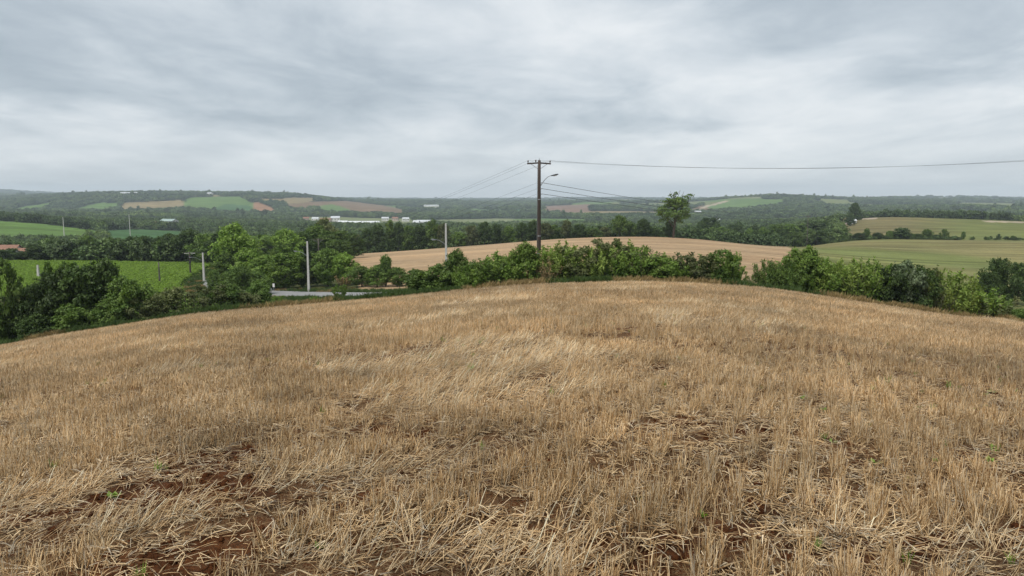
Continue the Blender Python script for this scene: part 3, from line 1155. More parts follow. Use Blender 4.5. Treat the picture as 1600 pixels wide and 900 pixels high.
dome = lambda u: math.sqrt(max(1 - (max(u - 0.25, 0) / 0.78) ** 2, 0.02)) * (0.72 + 0.28 * min(u / 0.25, 1))
oval = lambda u: max(math.sin(math.pi * min(max(u * 0.92 + 0.06, 0), 1)), 0.1) ** 0.7
cone = lambda u: max(1 - u, 0.12) ** 0.7
vase = lambda u: 0.45 + 0.55 * min(u * 1.7, 1) if u < 0.75 else 1.0 - (u - 0.75) * 1.6

# trees (height 1, half-width about 0.45 unless noted)
proto_tree('broad_tree', lobe_cloud(1, 26, dome, 0.48, 0.30, 0.93, (0.11, 0.19)), 7500, 0.027, 1)
proto_tree('round_tree', lobe_cloud(2, 24, oval, 0.42, 0.16, 0.92, (0.11, 0.18)), 7500, 0.027, 2)
proto_tree('tall_tree', lobe_cloud(3, 22, oval, 0.27, 0.22, 0.95, (0.08, 0.13)), 4200, 0.028, 3, trunk_top=0.8)
proto_tree('layered_tree', lobe_cloud(4, 20, vase, 0.52, 0.34, 0.95, (0.13, 0.20), 0.34, core=False), 6500, 0.027, 4, flat=0.7, elong=2.2, inner=0.1)
proto_tree('dense_tree', lobe_cloud(5, 34, dome, 0.50, 0.12, 0.92, (0.10, 0.16)), 9000, 0.025, 5)
proto_tree('plume_tree', lobe_cloud(6, 26, lambda u: (1 - u) ** 0.55 * (0.75 + 0.25 * min(u * 4, 1)), 0.34, 0.10, 0.94, (0.07, 0.12)), 5200, 0.026, 6, trunk_top=0.85)
proto_tree('ragged_tree', lobe_cloud(7, 20, oval, 0.44, 0.22, 0.88, (0.10, 0.17), core=False) + [(0.1, 0.05, 0.55, 0.18, 0.18, 0.2)], 4200, 0.034, 7, inner=0.08)
# shrubs
proto_tree('dense_shrub', lobe_cloud(8, 24, dome, 0.52, 0.08, 0.90, (0.13, 0.20)), 11000, 0.028, 8, trunk_top=0.5, fork=0.05, trunk_r=0.012, limbs=10)
proto_tree('leafy_shrub', lobe_cloud(9, 22, vase, 0.50, 0.10, 0.90, (0.12, 0.19)), 8500, 0.036, 9, trunk_top=0.5, fork=0.05, trunk_r=0.012, limbs=10, elong=1.5)
proto_tree('loose_shrub', lobe_cloud(10, 24, vase, 0.55, 0.14, 0.94, (0.09, 0.15), core=False) + [(0, 0, 0.3, 0.3, 0.3, 0.25)], 7500, 0.028, 10, trunk_top=0.45, fork=0.03, trunk_r=0.011, limbs=16, inner=0.08)


def proto_brush(name, seed, n_stem, spread, leaf, per, bare, mat='bark', elong=3.2, lean=0.35, leafr=0.035):
    """Upright brush: many thin stems with narrow leaves along their upper length."""
    g = np.random.default_rng(seed)
    stems = []; P = []; D = []; T = []
    for i in range(n_stem):
        a = g.uniform(0, 2 * math.pi); q = math.sqrt(g.random())
        x0, y0 = 0.16 * spread * q * math.cos(a), 0.16 * spread * q * math.sin(a)
        hh = g.uniform(0.55, 1.0) * (1 - 0.28 * q)
        x1, y1 = x0 + math.cos(a) * q * spread * lean * g.uniform(0.7, 1.2) + g.normal(0, 0.03), y0 + math.sin(a) * q * spread * lean * g.uniform(0.7, 1.2) + g.normal(0, 0.03)
        c = curve_pts((x0, y0, -0.03), (x1, y1, hh), 0.04, 5, g, 0.012)
        stems.append((c, [0.008, 0.007, 0.0055, 0.004, 0.003, 0.001]))
        cp = np.array(c)
        hue = g.uniform(0.2, 0.9)
        m = int(per * g.uniform(0.7, 1.3))
        u = bare + (1 - bare) * g.random(m) ** 0.8
        k = np.clip((u * 5).astype(int), 0, 4); w = (u * 5 - k)[:, None]
        p = cp[k] * (1 - w) + cp[k + 1] * w
        rad = leafr * (1.6 - 0.9 * u)
        p = p + g.normal(0, 1, (m, 3)) * rad[:, None]
        P.append(p); d = g.normal(0, 1, (m, 3)); d[:, 2] *= 0.5; d[:, 2] += 0.3; D.append(d / np.linalg.norm(d, axis=1)[:, None])
        T.append(np.c_[np.clip(hue + g.normal(0, 0.2, m), 0, 1), np.clip(0.5 + g.normal(0, 0.18, m), 0, 1), np.zeros(m)])
    P = np.concatenate(P); D = np.concatenate(D); T = np.concatenate(T)
    k = P[:, 2] > 0.01
    v, f, t = leaf_quads(P[k], D[k], leaf, g, elong=elong, fold=0.1, tint=T[k])
    PROTO[name] = (mesh_np(name + '_foliage', v, f, ['leaf_lime'], t), limb_mesh(name + '_stem', stems, mat))


proto_brush('brush_shrub', 31, 90, 1.2, 0.024, 110, 0.10)
proto_brush('feather_shrub', 32, 44, 1.0, 0.024, 90, 0.28, lean=0.42)
proto_brush('sapling', 33, 11, 0.9, 0.030, 60, 0.40, lean=0.30, leafr=0.03)
proto_brush('twiggy_shrub', 34, 46, 1.2, 0.024, 32, 0.25, mat='bark_pale', lean=0.45, leafr=0.045)


def proto_palm():
    g = np.random.default_rng(77)
    V = []; Fc = []; T = []
    for i in range(22):
        az = i * 2.4 + g.normal(0, 0.2)
        el = g.uniform(0.15, 1.25)
        L = g.uniform(0.30, 0.40)
        hd = np.array([math.cos(az), math.sin(az), 0])
        side0 = np.array([-math.sin(az), math.cos(az), 0])
        pr = np.array([0, 0, 0.68])
        for s in range(26):
            u = s / 25
            p = pr + hd * L * u * math.cos(el * (1 - 0.5 * u)) + np.array([0, 0, L * (math.sin(el) * u - 0.75 * u * u)])
            ll = 0.11 * math.sin(math.pi * (0.12 + 0.83 * u))
            for sg in (-1, 1):
                b = len(V)
                tip = p + side0 * sg * ll + hd * ll * 0.6 - np.array([0, 0, ll * g.uniform(0.4, 0.9)])
                V += [p, (p + tip) / 2 + hd * 0.007, tip, (p + tip) / 2 - hd * 0.007]
                Fc.append((b, b + 1, b + 2, b + 3))
                T += [(g.uniform(0.2, 0.8), g.uniform(0.3, 0.7), 0)] * 4
    tr = [((0, 0, -0.04), (0.01, 0, 0.2), (0.0, 0.01, 0.45), (0, 0, 0.69))]
    PROTO['palm'] = (mesh_np('palm_crown', np.array(V), np.array(Fc), ['leaf_mid'], np.array(T)), limb_mesh('palm_trunk', [(tr[0], [0.03, 0.024, 0.02, 0.022])], 'bark_pale'))


proto_palm()


def proto_lone():
    """The solitary tree on the stubble hill: clear bole, forked limbs, bare twigs at the top, one tuft apart."""
    lob = [(-0.18, 0.0, 0.44, 0.16, 0.15, 0.11), (0.16, 0.05, 0.42, 0.17, 0.15, 0.10), (0.0, -0.08, 0.47, 0.18, 0.16, 0.12), (-0.20, 0.05, 0.55, 0.14, 0.13, 0.10),
           (-0.06, 0.06, 0.62, 0.18, 0.16, 0.13), (0.15, -0.04, 0.58, 0.18, 0.16, 0.13), (0.20, 0.0, 0.50, 0.13, 0.12, 0.10), (0.02, 0.0, 0.71, 0.17, 0.15, 0.11),
           (0.17, 0.03, 0.72, 0.12, 0.12, 0.09), (-0.12, -0.03, 0.74, 0.11, 0.10, 0.07), (0.10, 0.02, 0.79, 0.09, 0.09, 0.06),
           (0.285, 0.0, 0.845, 0.085, 0.08, 0.06), (0.035, 0.02, 0.90, 0.045, 0.045, 0.04), (-0.06, 0.0, 0.86, 0.05, 0.05, 0.03)]
    g = np.random.default_rng(3)
    ex = [(curve_pts((0, 0, 0.34), (0.285, 0, 0.86), -0.03, 5, g), [0.016, 0.013, 0.010, 0.008, 0.006, 0.003])]
    for i in range(9):
        ex.append((curve_pts((g.normal(0, 0.05), g.normal(0, 0.05), 0.72), (g.normal(0.0, 0.10), g.normal(0, 0.07), g.uniform(0.88, 1.0)), 0.0, 4, g), [0.006, 0.005, 0.004, 0.003, 0.0015]))
    ex.append((curve_pts((0, 0, 0.22), (-0.20, 0, 0.5), -0.03, 4, g), [0.014, 0.011, 0.009, 0.006, 0.003]))
    proto_tree('lone_tree', lob, 4600, 0.021, 55, trunk_r=0.019, trunk_top=0.78, fork=0.24, limbs=11, inner=0.12, extra=ex)


proto_lone()


def plant(proto, px, Y, h, w, mat, label, category, name, group=None, rz=None, tw=None, dz=0.0, parts=('trunk', 'crown')):
    """Stand one plant on the ground: height h and overall width w in metres."""
    x = pt(px, Y)
    z = H(x, Y) + dz
    crown, trunk = PROTO[proto]
    w0 = {'palm': 0.75, 'tall_tree': 0.62, 'plume_tree': 0.78, 'sapling': 0.6, 'lone_tree': 0.62}.get(proto, 1.0)
    e = empty(name, (x, Y, z), rng.uniform(0, 6.28) if rz is None else rz, (w / w0, w / w0, h))
    a = link(parts[0], trunk, e)
    b = link(parts[1], crown, e)
    b.material_slots[0].link = 'OBJECT'
    b.material_slots[0].material = MATS[mat]
    tag(e, label, category, group)
    return e


NUM = ['first', 'second', 'third', 'fourth', 'fifth', 'sixth', 'seventh', 'eighth', 'ninth', 'tenth', 'eleventh', 'twelfth', 'thirteenth', 'fourteenth', 'fifteenth', 'sixteenth',
       'seventeenth', 'eighteenth', 'nineteenth', 'twentieth', 'twenty-first', 'twenty-second', 'twenty-third', 'twenty-fourth', 'twenty-fifth', 'twenty-sixth', 'twenty-seventh',
       'twenty-eighth', 'twenty-ninth', 'thirtieth', 'thirty-first', 'thirty-second', 'thirty-third', 'thirty-fourth', 'thirty-fifth', 'thirty-sixth', 'thirty-seventh', 'thirty-eighth']
LOOK = {'dense_shrub': 'dense rounded', 'leafy_shrub': 'broad-leaved', 'loose_shrub': 'loose open', 'brush_shrub': 'upright brushy', 'feather_shrub': 'feathery fan-shaped',
        'sapling': 'thin bare-stemmed', 'twiggy_shrub': 'sparse twiggy', 'broad_tree': 'broad', 'round_tree': 'round-crowned', 'tall_tree': 'tall narrow', 'layered_tree': 'layered',
        'dense_tree': 'dense low-branched', 'plume_tree': 'plume-shaped', 'ragged_tree': 'ragged'}
TONE = {'leaf_dark': 'dark green', 'leaf_mid': 'green', 'leaf_bright': 'bright green', 'leaf_lime': 'lime green', 'leaf_olive': 'olive green', 'leaf_far': 'dull green', 'leaf_pale': 'grey-green',
        'leaf_dry': 'dry straw-coloured'}


def px2m(p, Y):
    return p * Y / F


def row(items, Y0, name, category, group, phrase, parts, fill=1.0):
    """items: (px, top py, base py, width px, proto, material, distance or None). Labels count along the row."""
    for i, (px, top, base, wpx, proto, mat, Yd) in enumerate(items):
        Y = Yd or Y0
        h = px2m(base - top, Y); w = px2m(wpx, Y) * fill
        plant(proto, px, Y, h, w, mat, f"{LOOK[proto]} {TONE[mat]} {category}, {NUM[i]} {phrase}", category, name, group, parts=parts)


SP = ('stem', 'foliage')
TP = ('trunk', 'crown')
# --- shrubs beyond the far edge of the field, in the order they stand from the left
left_clump = [
    (-16, 404, 560, 62, 'loose_shrub', 'leaf_mid', 60), (8, 476, 556, 56, 'leafy_shrub', 'leaf_mid', 61), (38, 448, 548, 66, 'dense_shrub', 'leaf_dark', 61),
    (72, 424, 542, 78, 'dense_shrub', 'leaf_dark', 60.5), (78, 404, 540, 50, 'loose_shrub', 'leaf_mid', 63), (112, 414, 536, 80, 'leafy_shrub', 'leaf_dark', 61),
    (150, 410, 532, 76, 'dense_shrub', 'leaf_dark', 61.5), (160, 404, 530, 40, 'loose_shrub', 'leaf_mid', 63), (188, 436, 524, 66, 'leafy_shrub', 'leaf_mid', 60),
    (160, 472, 526, 60, 'dense_shrub', 'leaf_mid', 58.5), (100, 478, 534, 66, 'leafy_shrub', 'leaf_mid', 58.8), (45, 490, 542, 60, 'dense_shrub', 'leaf_dark', 59), (212, 462, 518, 56, 'loose_shrub', 'leaf_olive', 60),
    (236, 458, 512, 60, 'twiggy_shrub', 'leaf_olive', 61), (262, 447, 508, 56, 'dense_shrub', 'leaf_olive', 62), (290, 446, 503, 62, 'twiggy_shrub', 'leaf_mid', 62),
    (318, 440, 499, 58, 'loose_shrub', 'leaf_olive', 63), (345, 436, 494, 60, 'dense_shrub', 'leaf_mid', 64), (372, 446, 490, 46, 'leafy_shrub', 'leaf_olive', 65)]
row(left_clump, 60, 'shrub', 'shrub', 'shrubs along the low left edge of the field', 'from the left in the thicket below the field', SP, 1.2)
hedge = [
    (655, 424, 470, 56, 'dense_shrub', 'leaf_mid', 62), (683, 412, 464, 60, 'leafy_shrub', 'leaf_mid', 61), (711, 390, 462, 50, 'dense_shrub', 'leaf_mid', 61), (736, 404, 460, 62, 'brush_shrub', 'leaf_bright', 60),
    (765, 394, 458, 66, 'brush_shrub', 'leaf_mid', 60), (795, 386, 456, 72, 'brush_shrub', 'leaf_bright', 60), (822, 380, 453, 64, 'dense_shrub', 'leaf_bright', 60),
    (850, 392, 450, 46, 'twiggy_shrub', 'leaf_dry', 59.5), (872, 369, 450, 74, 'brush_shrub', 'leaf_lime', 61), (902, 384, 450, 64, 'loose_shrub', 'leaf_olive', 60.5),
    (928, 374, 450, 60, 'feather_shrub', 'leaf_lime', 61), (952, 372, 449, 62, 'loose_shrub', 'leaf_olive', 61), (984, 370, 449, 76, 'brush_shrub', 'leaf_bright', 61),
    (1010, 380, 449, 50, 'twiggy_shrub', 'leaf_olive', 60.5), (1034, 402, 450, 74, 'dense_shrub', 'leaf_bright', 60), (1062, 404, 450, 54, 'brush_shrub', 'leaf_bright', 61),
    (1080, 374, 451, 46, 'sapling', 'leaf_olive', 61), (1096, 398, 452, 60, 'loose_shrub', 'leaf_olive', 60.5), (1112, 381, 452, 40, 'sapling', 'leaf_mid', 61.5), (1130, 389, 453, 56, 'loose_shrub', 'leaf_mid', 60.5),
    (1148, 383, 455, 40, 'feather_shrub', 'leaf_bright', 60.5), (1160, 416, 456, 26, 'loose_shrub', 'leaf_lime', 60.5), (1180, 428, 458, 22, 'twiggy_shrub', 'leaf_olive', 60.5), (1207, 396, 460, 44, 'feather_shrub', 'leaf_mid', 60.5)]
row(hedge, 60, 'shrub', 'shrub', 'shrubs in the hedge past the crest of the field', 'from the left in the hedge behind the crest', SP, 1.08)
hedge_r = [
    (1242, 394, 463, 52, 'brush_shrub', 'leaf_mid', 60), (1262, 386, 467, 64, 'leafy_shrub', 'leaf_bright', 60.5), (1292, 389, 470, 72, 'feather_shrub', 'leaf_bright', 60), (1322, 394, 474, 72, 'brush_shrub', 'leaf_lime', 60),
    (1350, 392, 478, 62, 'twiggy_shrub', 'leaf_lime', 59.5), (1376, 392, 481, 66, 'brush_shrub', 'leaf_bright', 60), (1402, 412, 484, 58, 'leafy_shrub', 'leaf_dark', 59), (1424, 405, 488, 66, 'leafy_shrub', 'leaf_pale', 59.5),
    (1446, 408, 490, 60, 'loose_shrub', 'leaf_dark', 59.5), (1460, 394, 492, 58, 'feather_shrub', 'leaf_olive', 61), (1478, 424, 492, 34, 'twiggy_shrub', 'leaf_olive', 59.5), (1500, 400, 498, 78, 'feather_shrub', 'leaf_lime', 60),
    (1526, 418, 498, 42, 'feather_shrub', 'leaf_lime', 61), (1546, 428, 504, 50, 'sapling', 'leaf_bright', 59.5), (1560, 440, 506, 46, 'sapling', 'leaf_mid', 59), (1580, 448, 508, 50, 'sapling', 'leaf_olive', 58.5),
    (1606, 488, 516, 40, 'dense_shrub', 'leaf_mid', 57.5)]
row(hedge_r, 60, 'shrub', 'shrub', 'shrubs in the hedge on the falling right edge of the field', 'from the left in the right-hand field-edge hedge', SP, 1.1)
# --- beside the road
road_side = [
    (398, 430, 478, 50, 'dense_shrub', 'leaf_mid', 88), (425, 462, 480, 30, 'loose_shrub', 'leaf_mid', 84), (452, 466, 482, 26, 'twiggy_shrub', 'leaf_olive', 84), (428, 454, 474, 24, 'loose_shrub', 'leaf_bright', 92),
    (487, 452, 472, 18, 'brush_shrub', 'leaf_bright', 86), (527, 440, 474, 26, 'loose_shrub', 'leaf_bright', 86), (505, 458, 474, 20, 'twiggy_shrub', 'leaf_mid', 86), (556, 458, 472, 22, 'brush_shrub', 'leaf_mid', 84),
    (590, 460, 470, 24, 'brush_shrub', 'leaf_bright', 82), (620, 452, 467, 26, 'loose_shrub', 'leaf_mid', 80)]
row(road_side, 86, 'shrub', 'shrub', 'low shrubs on the verge before the road', 'from the left on the near verge of the road', SP)
far_side = [
    (327, 428, 464, 22, 'dense_tree', 'leaf_mid', 128),     (334, 438, 470, 26, 'dense_tree', 'leaf_mid', 122),     (352, 430, 470, 36, 'dense_tree', 'leaf_mid', 118), (372, 420, 470, 46, 'dense_tree', 'leaf_mid', 112), (392, 428, 468, 44, 'dense_tree', 'leaf_mid', 116),     (346, 405, 462, 40, 'round_tree', 'leaf_mid', 138), (362, 368, 462, 70, 'broad_tree', 'leaf_bright', 142), (382, 396, 460, 60, 'round_tree', 'leaf_bright', 134), (408, 406, 458, 50, 'broad_tree', 'leaf_bright', 130),
    (442, 397, 456, 68, 'dense_tree', 'leaf_bright', 128), (425, 393, 452, 44, 'round_tree', 'leaf_mid', 136), (478, 408, 452, 46, 'dense_tree', 'leaf_dark', 130), (508, 389, 450, 52, 'dense_tree', 'leaf_mid', 128), (536, 396, 448, 44, 'round_tree', 'leaf_bright', 127),
    (562, 412, 446, 40, 'dense_tree', 'leaf_mid', 122), (586, 410, 445, 40, 'dense_tree', 'leaf_mid', 120), (600, 394, 444, 30, 'round_tree', 'leaf_mid', 120), (618, 412, 443, 36, 'dense_tree', 'leaf_mid', 118), (645, 415, 442, 36, 'round_tree', 'leaf_mid', 116)]
row(far_side, 130, 'tree', 'tree', 'small trees on the far side of the road', 'from the left across the road', TP, 1.25)
plant('sapling', 533, 121, 3.0, 2.2, 'leaf_dry', 'withered straw-coloured sapling on the bank behind the road', 'sapling', 'sapling', parts=SP)
behind = [
    (262, 372, 416, 44, 'broad_tree', 'leaf_dark', 222), (292, 366, 418, 52, 'broad_tree', 'leaf_dark', 215), (318, 370, 420, 48, 'dense_tree', 'leaf_mid', 205), (340, 360, 414, 44, 'round_tree', 'leaf_dark', 200), (368, 374, 418, 44, 'broad_tree', 'leaf_mid', 196),
    (395, 372, 420, 44, 'dense_tree', 'leaf_mid', 196), (420, 370, 420, 40, 'layered_tree', 'leaf_mid', 190), (443, 361, 418, 54, 'broad_tree', 'leaf_bright', 182), (470, 364, 416, 40, 'dense_tree', 'leaf_dark', 188), (492, 358, 414, 48, 'broad_tree', 'leaf_mid', 196), (518, 362, 412, 44, 'layered_tree', 'leaf_mid', 190),
    (505, 349, 408, 40, 'broad_tree', 'leaf_olive', 235), (545, 364, 406, 40, 'dense_tree', 'leaf_dark', 210), (528, 376, 414, 46, 'dense_tree', 'leaf_mid', 180)]
row(behind, 200, 'tree', 'tree', 'trees in the grove behind the road', 'from the left in the grove behind', TP, 1.25)
plant('palm', 402, 178, px2m(70, 178), px2m(46, 178), 'leaf_mid', 'palm with drooping fronds rising from the grove behind the road', 'palm', 'palm_tree', parts=TP)
# --- dark belt behind the soybean field
belt = []
for i, px in enumerate(range(-30, 262, 15)):
    g = random.Random(i * 7 + 1)
    top = 392 - 12 * g.random() - (10 if px > 115 else 0) - (5 if px > 200 else 0) + (13 if px < 45 else 0)
    belt.append((px + g.uniform(-5, 5), top, 414, 34 + 12 * g.random(), g.choice(['broad_tree', 'dense_tree', 'round_tree', 'dense_tree']), g.choice(['leaf_dark', 'leaf_dark', 'leaf_mid']), 215 + 12 * g.random()))
belt.sort()
row(belt, 220, 'tree', 'tree', 'trees in the belt behind the soybean field', 'from the left behind the soybean field', TP)
# --- row along the far edge of the stubble hill
edge = []
spec = [(552, 366, 'dense_tree'), (572, 360, 'broad_tree'), (590, 352, 'round_tree'), (608, 345, 'tall_tree'), (622, 350, 'broad_tree'), (638, 352, 'dense_tree'), (656, 352, 'round_tree'), (675, 346, 'broad_tree'), (692, 350, 'dense_tree'),
        (715, 365, 'broad_tree'), (736, 353, 'dense_tree'), (757, 349, 'broad_tree'), (776, 351, 'dense_tree'), (796, 354, 'round_tree'), (816, 350, 'broad_tree'), (834, 346, 'round_tree'), (852, 350, 'dense_tree'), (866, 353, 'broad_tree'),
        (886, 345, 'round_tree'), (906, 352, 'dense_tree'), (926, 358, 'dense_tree'), (946, 356, 'round_tree'), (969, 341, 'broad_tree'), (986, 348, 'dense_tree'), (1006, 345, 'round_tree'), (1024, 358, 'dense_tree')]
for i, (px, top, pr) in enumerate(spec):
    base = float(np.interp(px, PX, TAB[270])) + 5
    g = random.Random(i)
    edge.append((px, top, base, 26 + 10 * g.random() if pr != 'tall_tree' else 22, pr, g.choice(['leaf_dark', 'leaf_mid', 'leaf_mid', 'leaf_olive', 'leaf_dark']), 284 + 8 * g.random()))
row(edge, 285, 'tree', 'tree', 'trees along the far edge of the stubble hill', 'from the left behind the stubble hill', TP)
plant('lone_tree', 1054, 262, px2m(76, 262), px2m(50, 262), 'leaf_mid', 'solitary tall tree with bare top twigs on the crest of the stubble hill', 'tree', 'tree', rz=0.0)
plant('dense_tree', 1047, 268, px2m(26, 268), px2m(22, 268), 'leaf_dark', 'dark low bush at the foot of the solitary tall tree', 'bush', 'bush', parts=SP)
# --- wood right of the hill
wood_r = []
for i in range(34):
    g = random.Random(100 + i)
    px = 1066 + i * 7.1 + g.uniform(-3, 3)
    f = g.random()
    Y = 318 + 110 * f
    top = 362 - 22 * f + g.uniform(-4, 4) + (6 if px < 1090 else 0) + max(0, (px - 1275) * 0.15)
    base = float(np.interp(px, PX, [np.interp(math.log(Y), LD, TT[:, k]) for k in range(len(PX))]))
    wood_r.append((px, top, max(base, top + 14), 24 + 12 * g.random(), g.choice(['broad_tree', 'dense_tree', 'round_tree', 'layered_tree']), g.choice(['leaf_dark', 'leaf_far', 'leaf_mid', 'leaf_dark']), Y))
row(wood_r, 350, 'tree', 'tree', 'trees in the wood right of the stubble hill', 'from the left right of the solitary tree', TP)
plant('plume_tree', 1337, 600, px2m(31, 600), px2m(36, 600), 'leaf_dark', 'tall dark egg-shaped tree beside the pink farmhouse', 'tree', 'tree')
plant('dense_tree', 1331, 560, px2m(18, 560), px2m(20, 560), 'leaf_dark', 'dark bushy tree on the slope just below the pink farmhouse', 'tree', 'tree')
plant('dense_tree', 1304, 605, px2m(9, 605), px2m(16, 605), 'leaf_dark', 'low dark tree at the left end of the pink farmhouse', 'tree', 'tree')
# --- hedge between the two right-hand fields
fold = []
for i, (px, hpx, wpx) in enumerate([(1288, 9, 14), (1304, 10, 12), (1322, 11, 14), (1346, 13, 20), (1358, 20, 11), (1375, 12, 15), (1394, 15, 10), (1412, 20, 27), (1428, 10, 12), (1438, 10, 14), (1453, 18, 16), (1468, 9, 12), (1480, 19, 10), (1493, 6, 10), (1510, 15, 6), (1566, 11, 5), (1588, 8, 7)]):
    Yd = 352
    b = float(np.interp(px, PX, TAB[350])) + 1
    fold.append((px, b - hpx * 0.9, b, wpx * 1.5, ['dense_tree', 'round_tree', 'dense_tree'][i % 3], 'leaf_dark' if i % 2 else 'leaf_mid', Yd))
row(fold, 352, 'bush', 'bush', 'bushes between the two right-hand fields', 'from the left between the two right-hand fields', SP)
# --- dark trees at the right border
for px, top, base, w, Y, lab in [(1572, 387, 462, 62, 112, 'dark dome-shaped tree behind the thin saplings by the right border'), (1604, 398, 466, 60, 114, 'dark broad tree cut by the right border of the picture'),
                                 (1556, 408, 466, 44, 108, 'smaller dark green tree before the dome-shaped one near the right border')]:
    plant('dense_tree', px, Y, px2m(base - top, Y), px2m(w, Y), 'leaf_dark', lab, 'tree', 'tree')


# --- far woods: crowns nobody could count
def far_crowns():
    out = []
    for k in range(5):
        lob = lobe_cloud(60 + k, 9, dome, 0.50, 0.22, 0.85, (0.18, 0.28), 0.7)
        v, f, t = lobes_to_leaves(lob, 700, 0.080, 80 + k, sub=(7, 12), elong=1.3)
        out.append(mesh_np('far_crown', v, f, ['leaf_far'], t))
    return out


def build_woods():
    P = []; S = []
    for n, d0, d1, w0, h0 in ((22000, 228, 620, 6.5, 6.5), (26000, 620, 1500, 9.5, 8.5), (46000, 1500, 4200, 19.0, 12.0), (30000, 4200, 9500, 42.0, 15.0)):
        x, y = wedge(n, d0, d1, R(46), 1.6)
        z = height(x, y)
        _, wood, *_r = cover(x, y, z)
        wood &= ~((y < 275) & (x / y < -0.63))
        wood &= ~((y < 330) & (x / y > -0.225) & (x / y < 0.45) & (y < 300))
        x, y, z = x[wood], y[wood], z[wood]
        h = h0 * rng.uniform(0.75, 1.15, len(x)) * (0.75 + 0.5 * fbm(x, y, 90, 2, 4))
        big = (rng.random(len(x)) < 0.012) & (y > 1500)
        h = np.where(big, h * rng.uniform(1.3, 1.8, len(x)), h)
        w = w0 * rng.uniform(0.75, 1.3, len(x)) * np.where(big & (y > 1500), 0.8, 1.0)
        P.append(np.c_[x, y, z - 0.4]); S.append(np.c_[w, w, h])
    P = np.concatenate(P); S = np.concatenate(S)
    # leave out what lies far below the sight line in a hollow
    th = np.arctan2(P[:, 0], P[:, 1]); dd = P[:, 1]
    el = (P[:, 2] + S[:, 2] + 25 - EYE) / dd
    eg = (P[:, 2] - EYE) / dd
    bins = np.clip(((th + R(46)) / R(92) * 300).astype(int), 0, 299)
    keep = np.ones(len(P), bool)
    for b in range(300):
        q = np.where(bins == b)[0]
        if len(q) < 3:
            continue
        o = q[np.argsort(dd[q])]
        env = np.maximum.accumulate(eg[o])
        keep[o] = el[o] >= env
    P, S = P[keep], S[keep]
    n = len(P)
    print('far crowns', n)
    scatter('distant_woods', P, np.c_[np.zeros((n, 2)), rng.uniform(0, 6.28, n)], S, rng.integers(0, 5, n), far_crowns(),
            'dark green woodland covering the valley and the far hills', 'woodland')
    # single trees standing about in the far holdings
    return n


build_woods()


def build_scrub():
    n = 420
    q = np.concatenate([rng.uniform(1282, 1500, 330), rng.uniform(1225, 1600, 90)]); Y = 352 + rng.normal(0, 1.6, n)
    x = (q - 800) / F * Y
    w = rng.uniform(1.2, 3.2, n); h = rng.uniform(0.6, 2.2, n)
    scatter('hedgerow_undergrowth', np.c_[x, Y, height(x, Y) - 0.1], np.c_[np.zeros((n, 2)), rng.uniform(0, 6.28, n)], np.c_[w, w, h], rng.integers(0, 5, n), far_crowns(),
            'low scrub filling the hedge line between the two right-hand fields', 'undergrowth')


build_scrub()


# --- soybean rows
def crop_mesh(k):
    v, f, t = lobes_to_leaves([(0, 0, 0.28, 0.30, 0.30, 0.22), (0.25, 0.1, 0.25, 0.2, 0.2, 0.18), (-0.25, -0.1, 0.27, 0.22, 0.22, 0.18)], 150, 0.13, 400 + k, sub=(6, 9), elong=1.2)
    return mesh_np('crop_clump', v, f, ['crop_leaf'], t)


def build_soy():
    n = 26000
    q = rng.uniform(-160, 325, n); Y = np.sqrt(rng.uniform(128 ** 2, 211 ** 2, n))
    x = (q - 800) / F * Y
    # drilled rows
    a = R(20); u = x * math.cos(a) + Y * math.sin(a)
    u2 = np.round(u / 0.9) * 0.9
    x = x + (u2 - u) * math.cos(a) + rng.normal(0, 0.08, n); Y = Y + (u2 - u) * math.sin(a)
    k = (dist_road(x, Y) > 8) & (Y < 211)
    x, Y = x[k], Y[k]; n = len(x)
    scatter('soybean_crop', np.c_[x, Y, height(x, Y) - 0.02], np.c_[np.zeros((n, 2)), rng.uniform(0, 6.28, n)], rng.uniform(1.0, 1.6, n), rng.integers(0, 4, n), [crop_mesh(k) for k in range(4)],
            'bright green knee-high soybean crop beyond the thicket', 'crop')


build_soy()


# --- rough grass on the verge and under the hedges
def grass_mesh(k, dry=False):
    g = np.random.default_rng(500 + k)
    n = 46
    p = np.c_[g.normal(0, 0.28, n), g.normal(0, 0.28, n), np.zeros(n)]
    V = []; Fc = []; T = []
    for q in p:
        az = g.uniform(0, 6.28); tl = g.uniform(0.05, 0.6); L = g.uniform(0.3, 0.75)
        d = np.array([math.sin(tl) * math.cos(az), math.sin(tl) * math.sin(az), math.cos(tl)])
        s = np.array([-math.sin(az), math.cos(az), 0]) * g.uniform(0.008, 0.018)
        b = len(V)
        V += [q - s, q + s, q + d * L * 0.6 + s * 0.8, q + d * L + np.array([math.cos(az), math.sin(az), -0.3]) * 0.08]
        Fc.append((b, b + 1, b + 2, b + 3)); T += [(g.random(), g.uniform(0.25, 0.8), 0)] * 4
    return mesh_np('grass_tuft', np.array(V), np.array(Fc), ['leaf_dry' if dry else 'leaf_dark'], np.array(T))


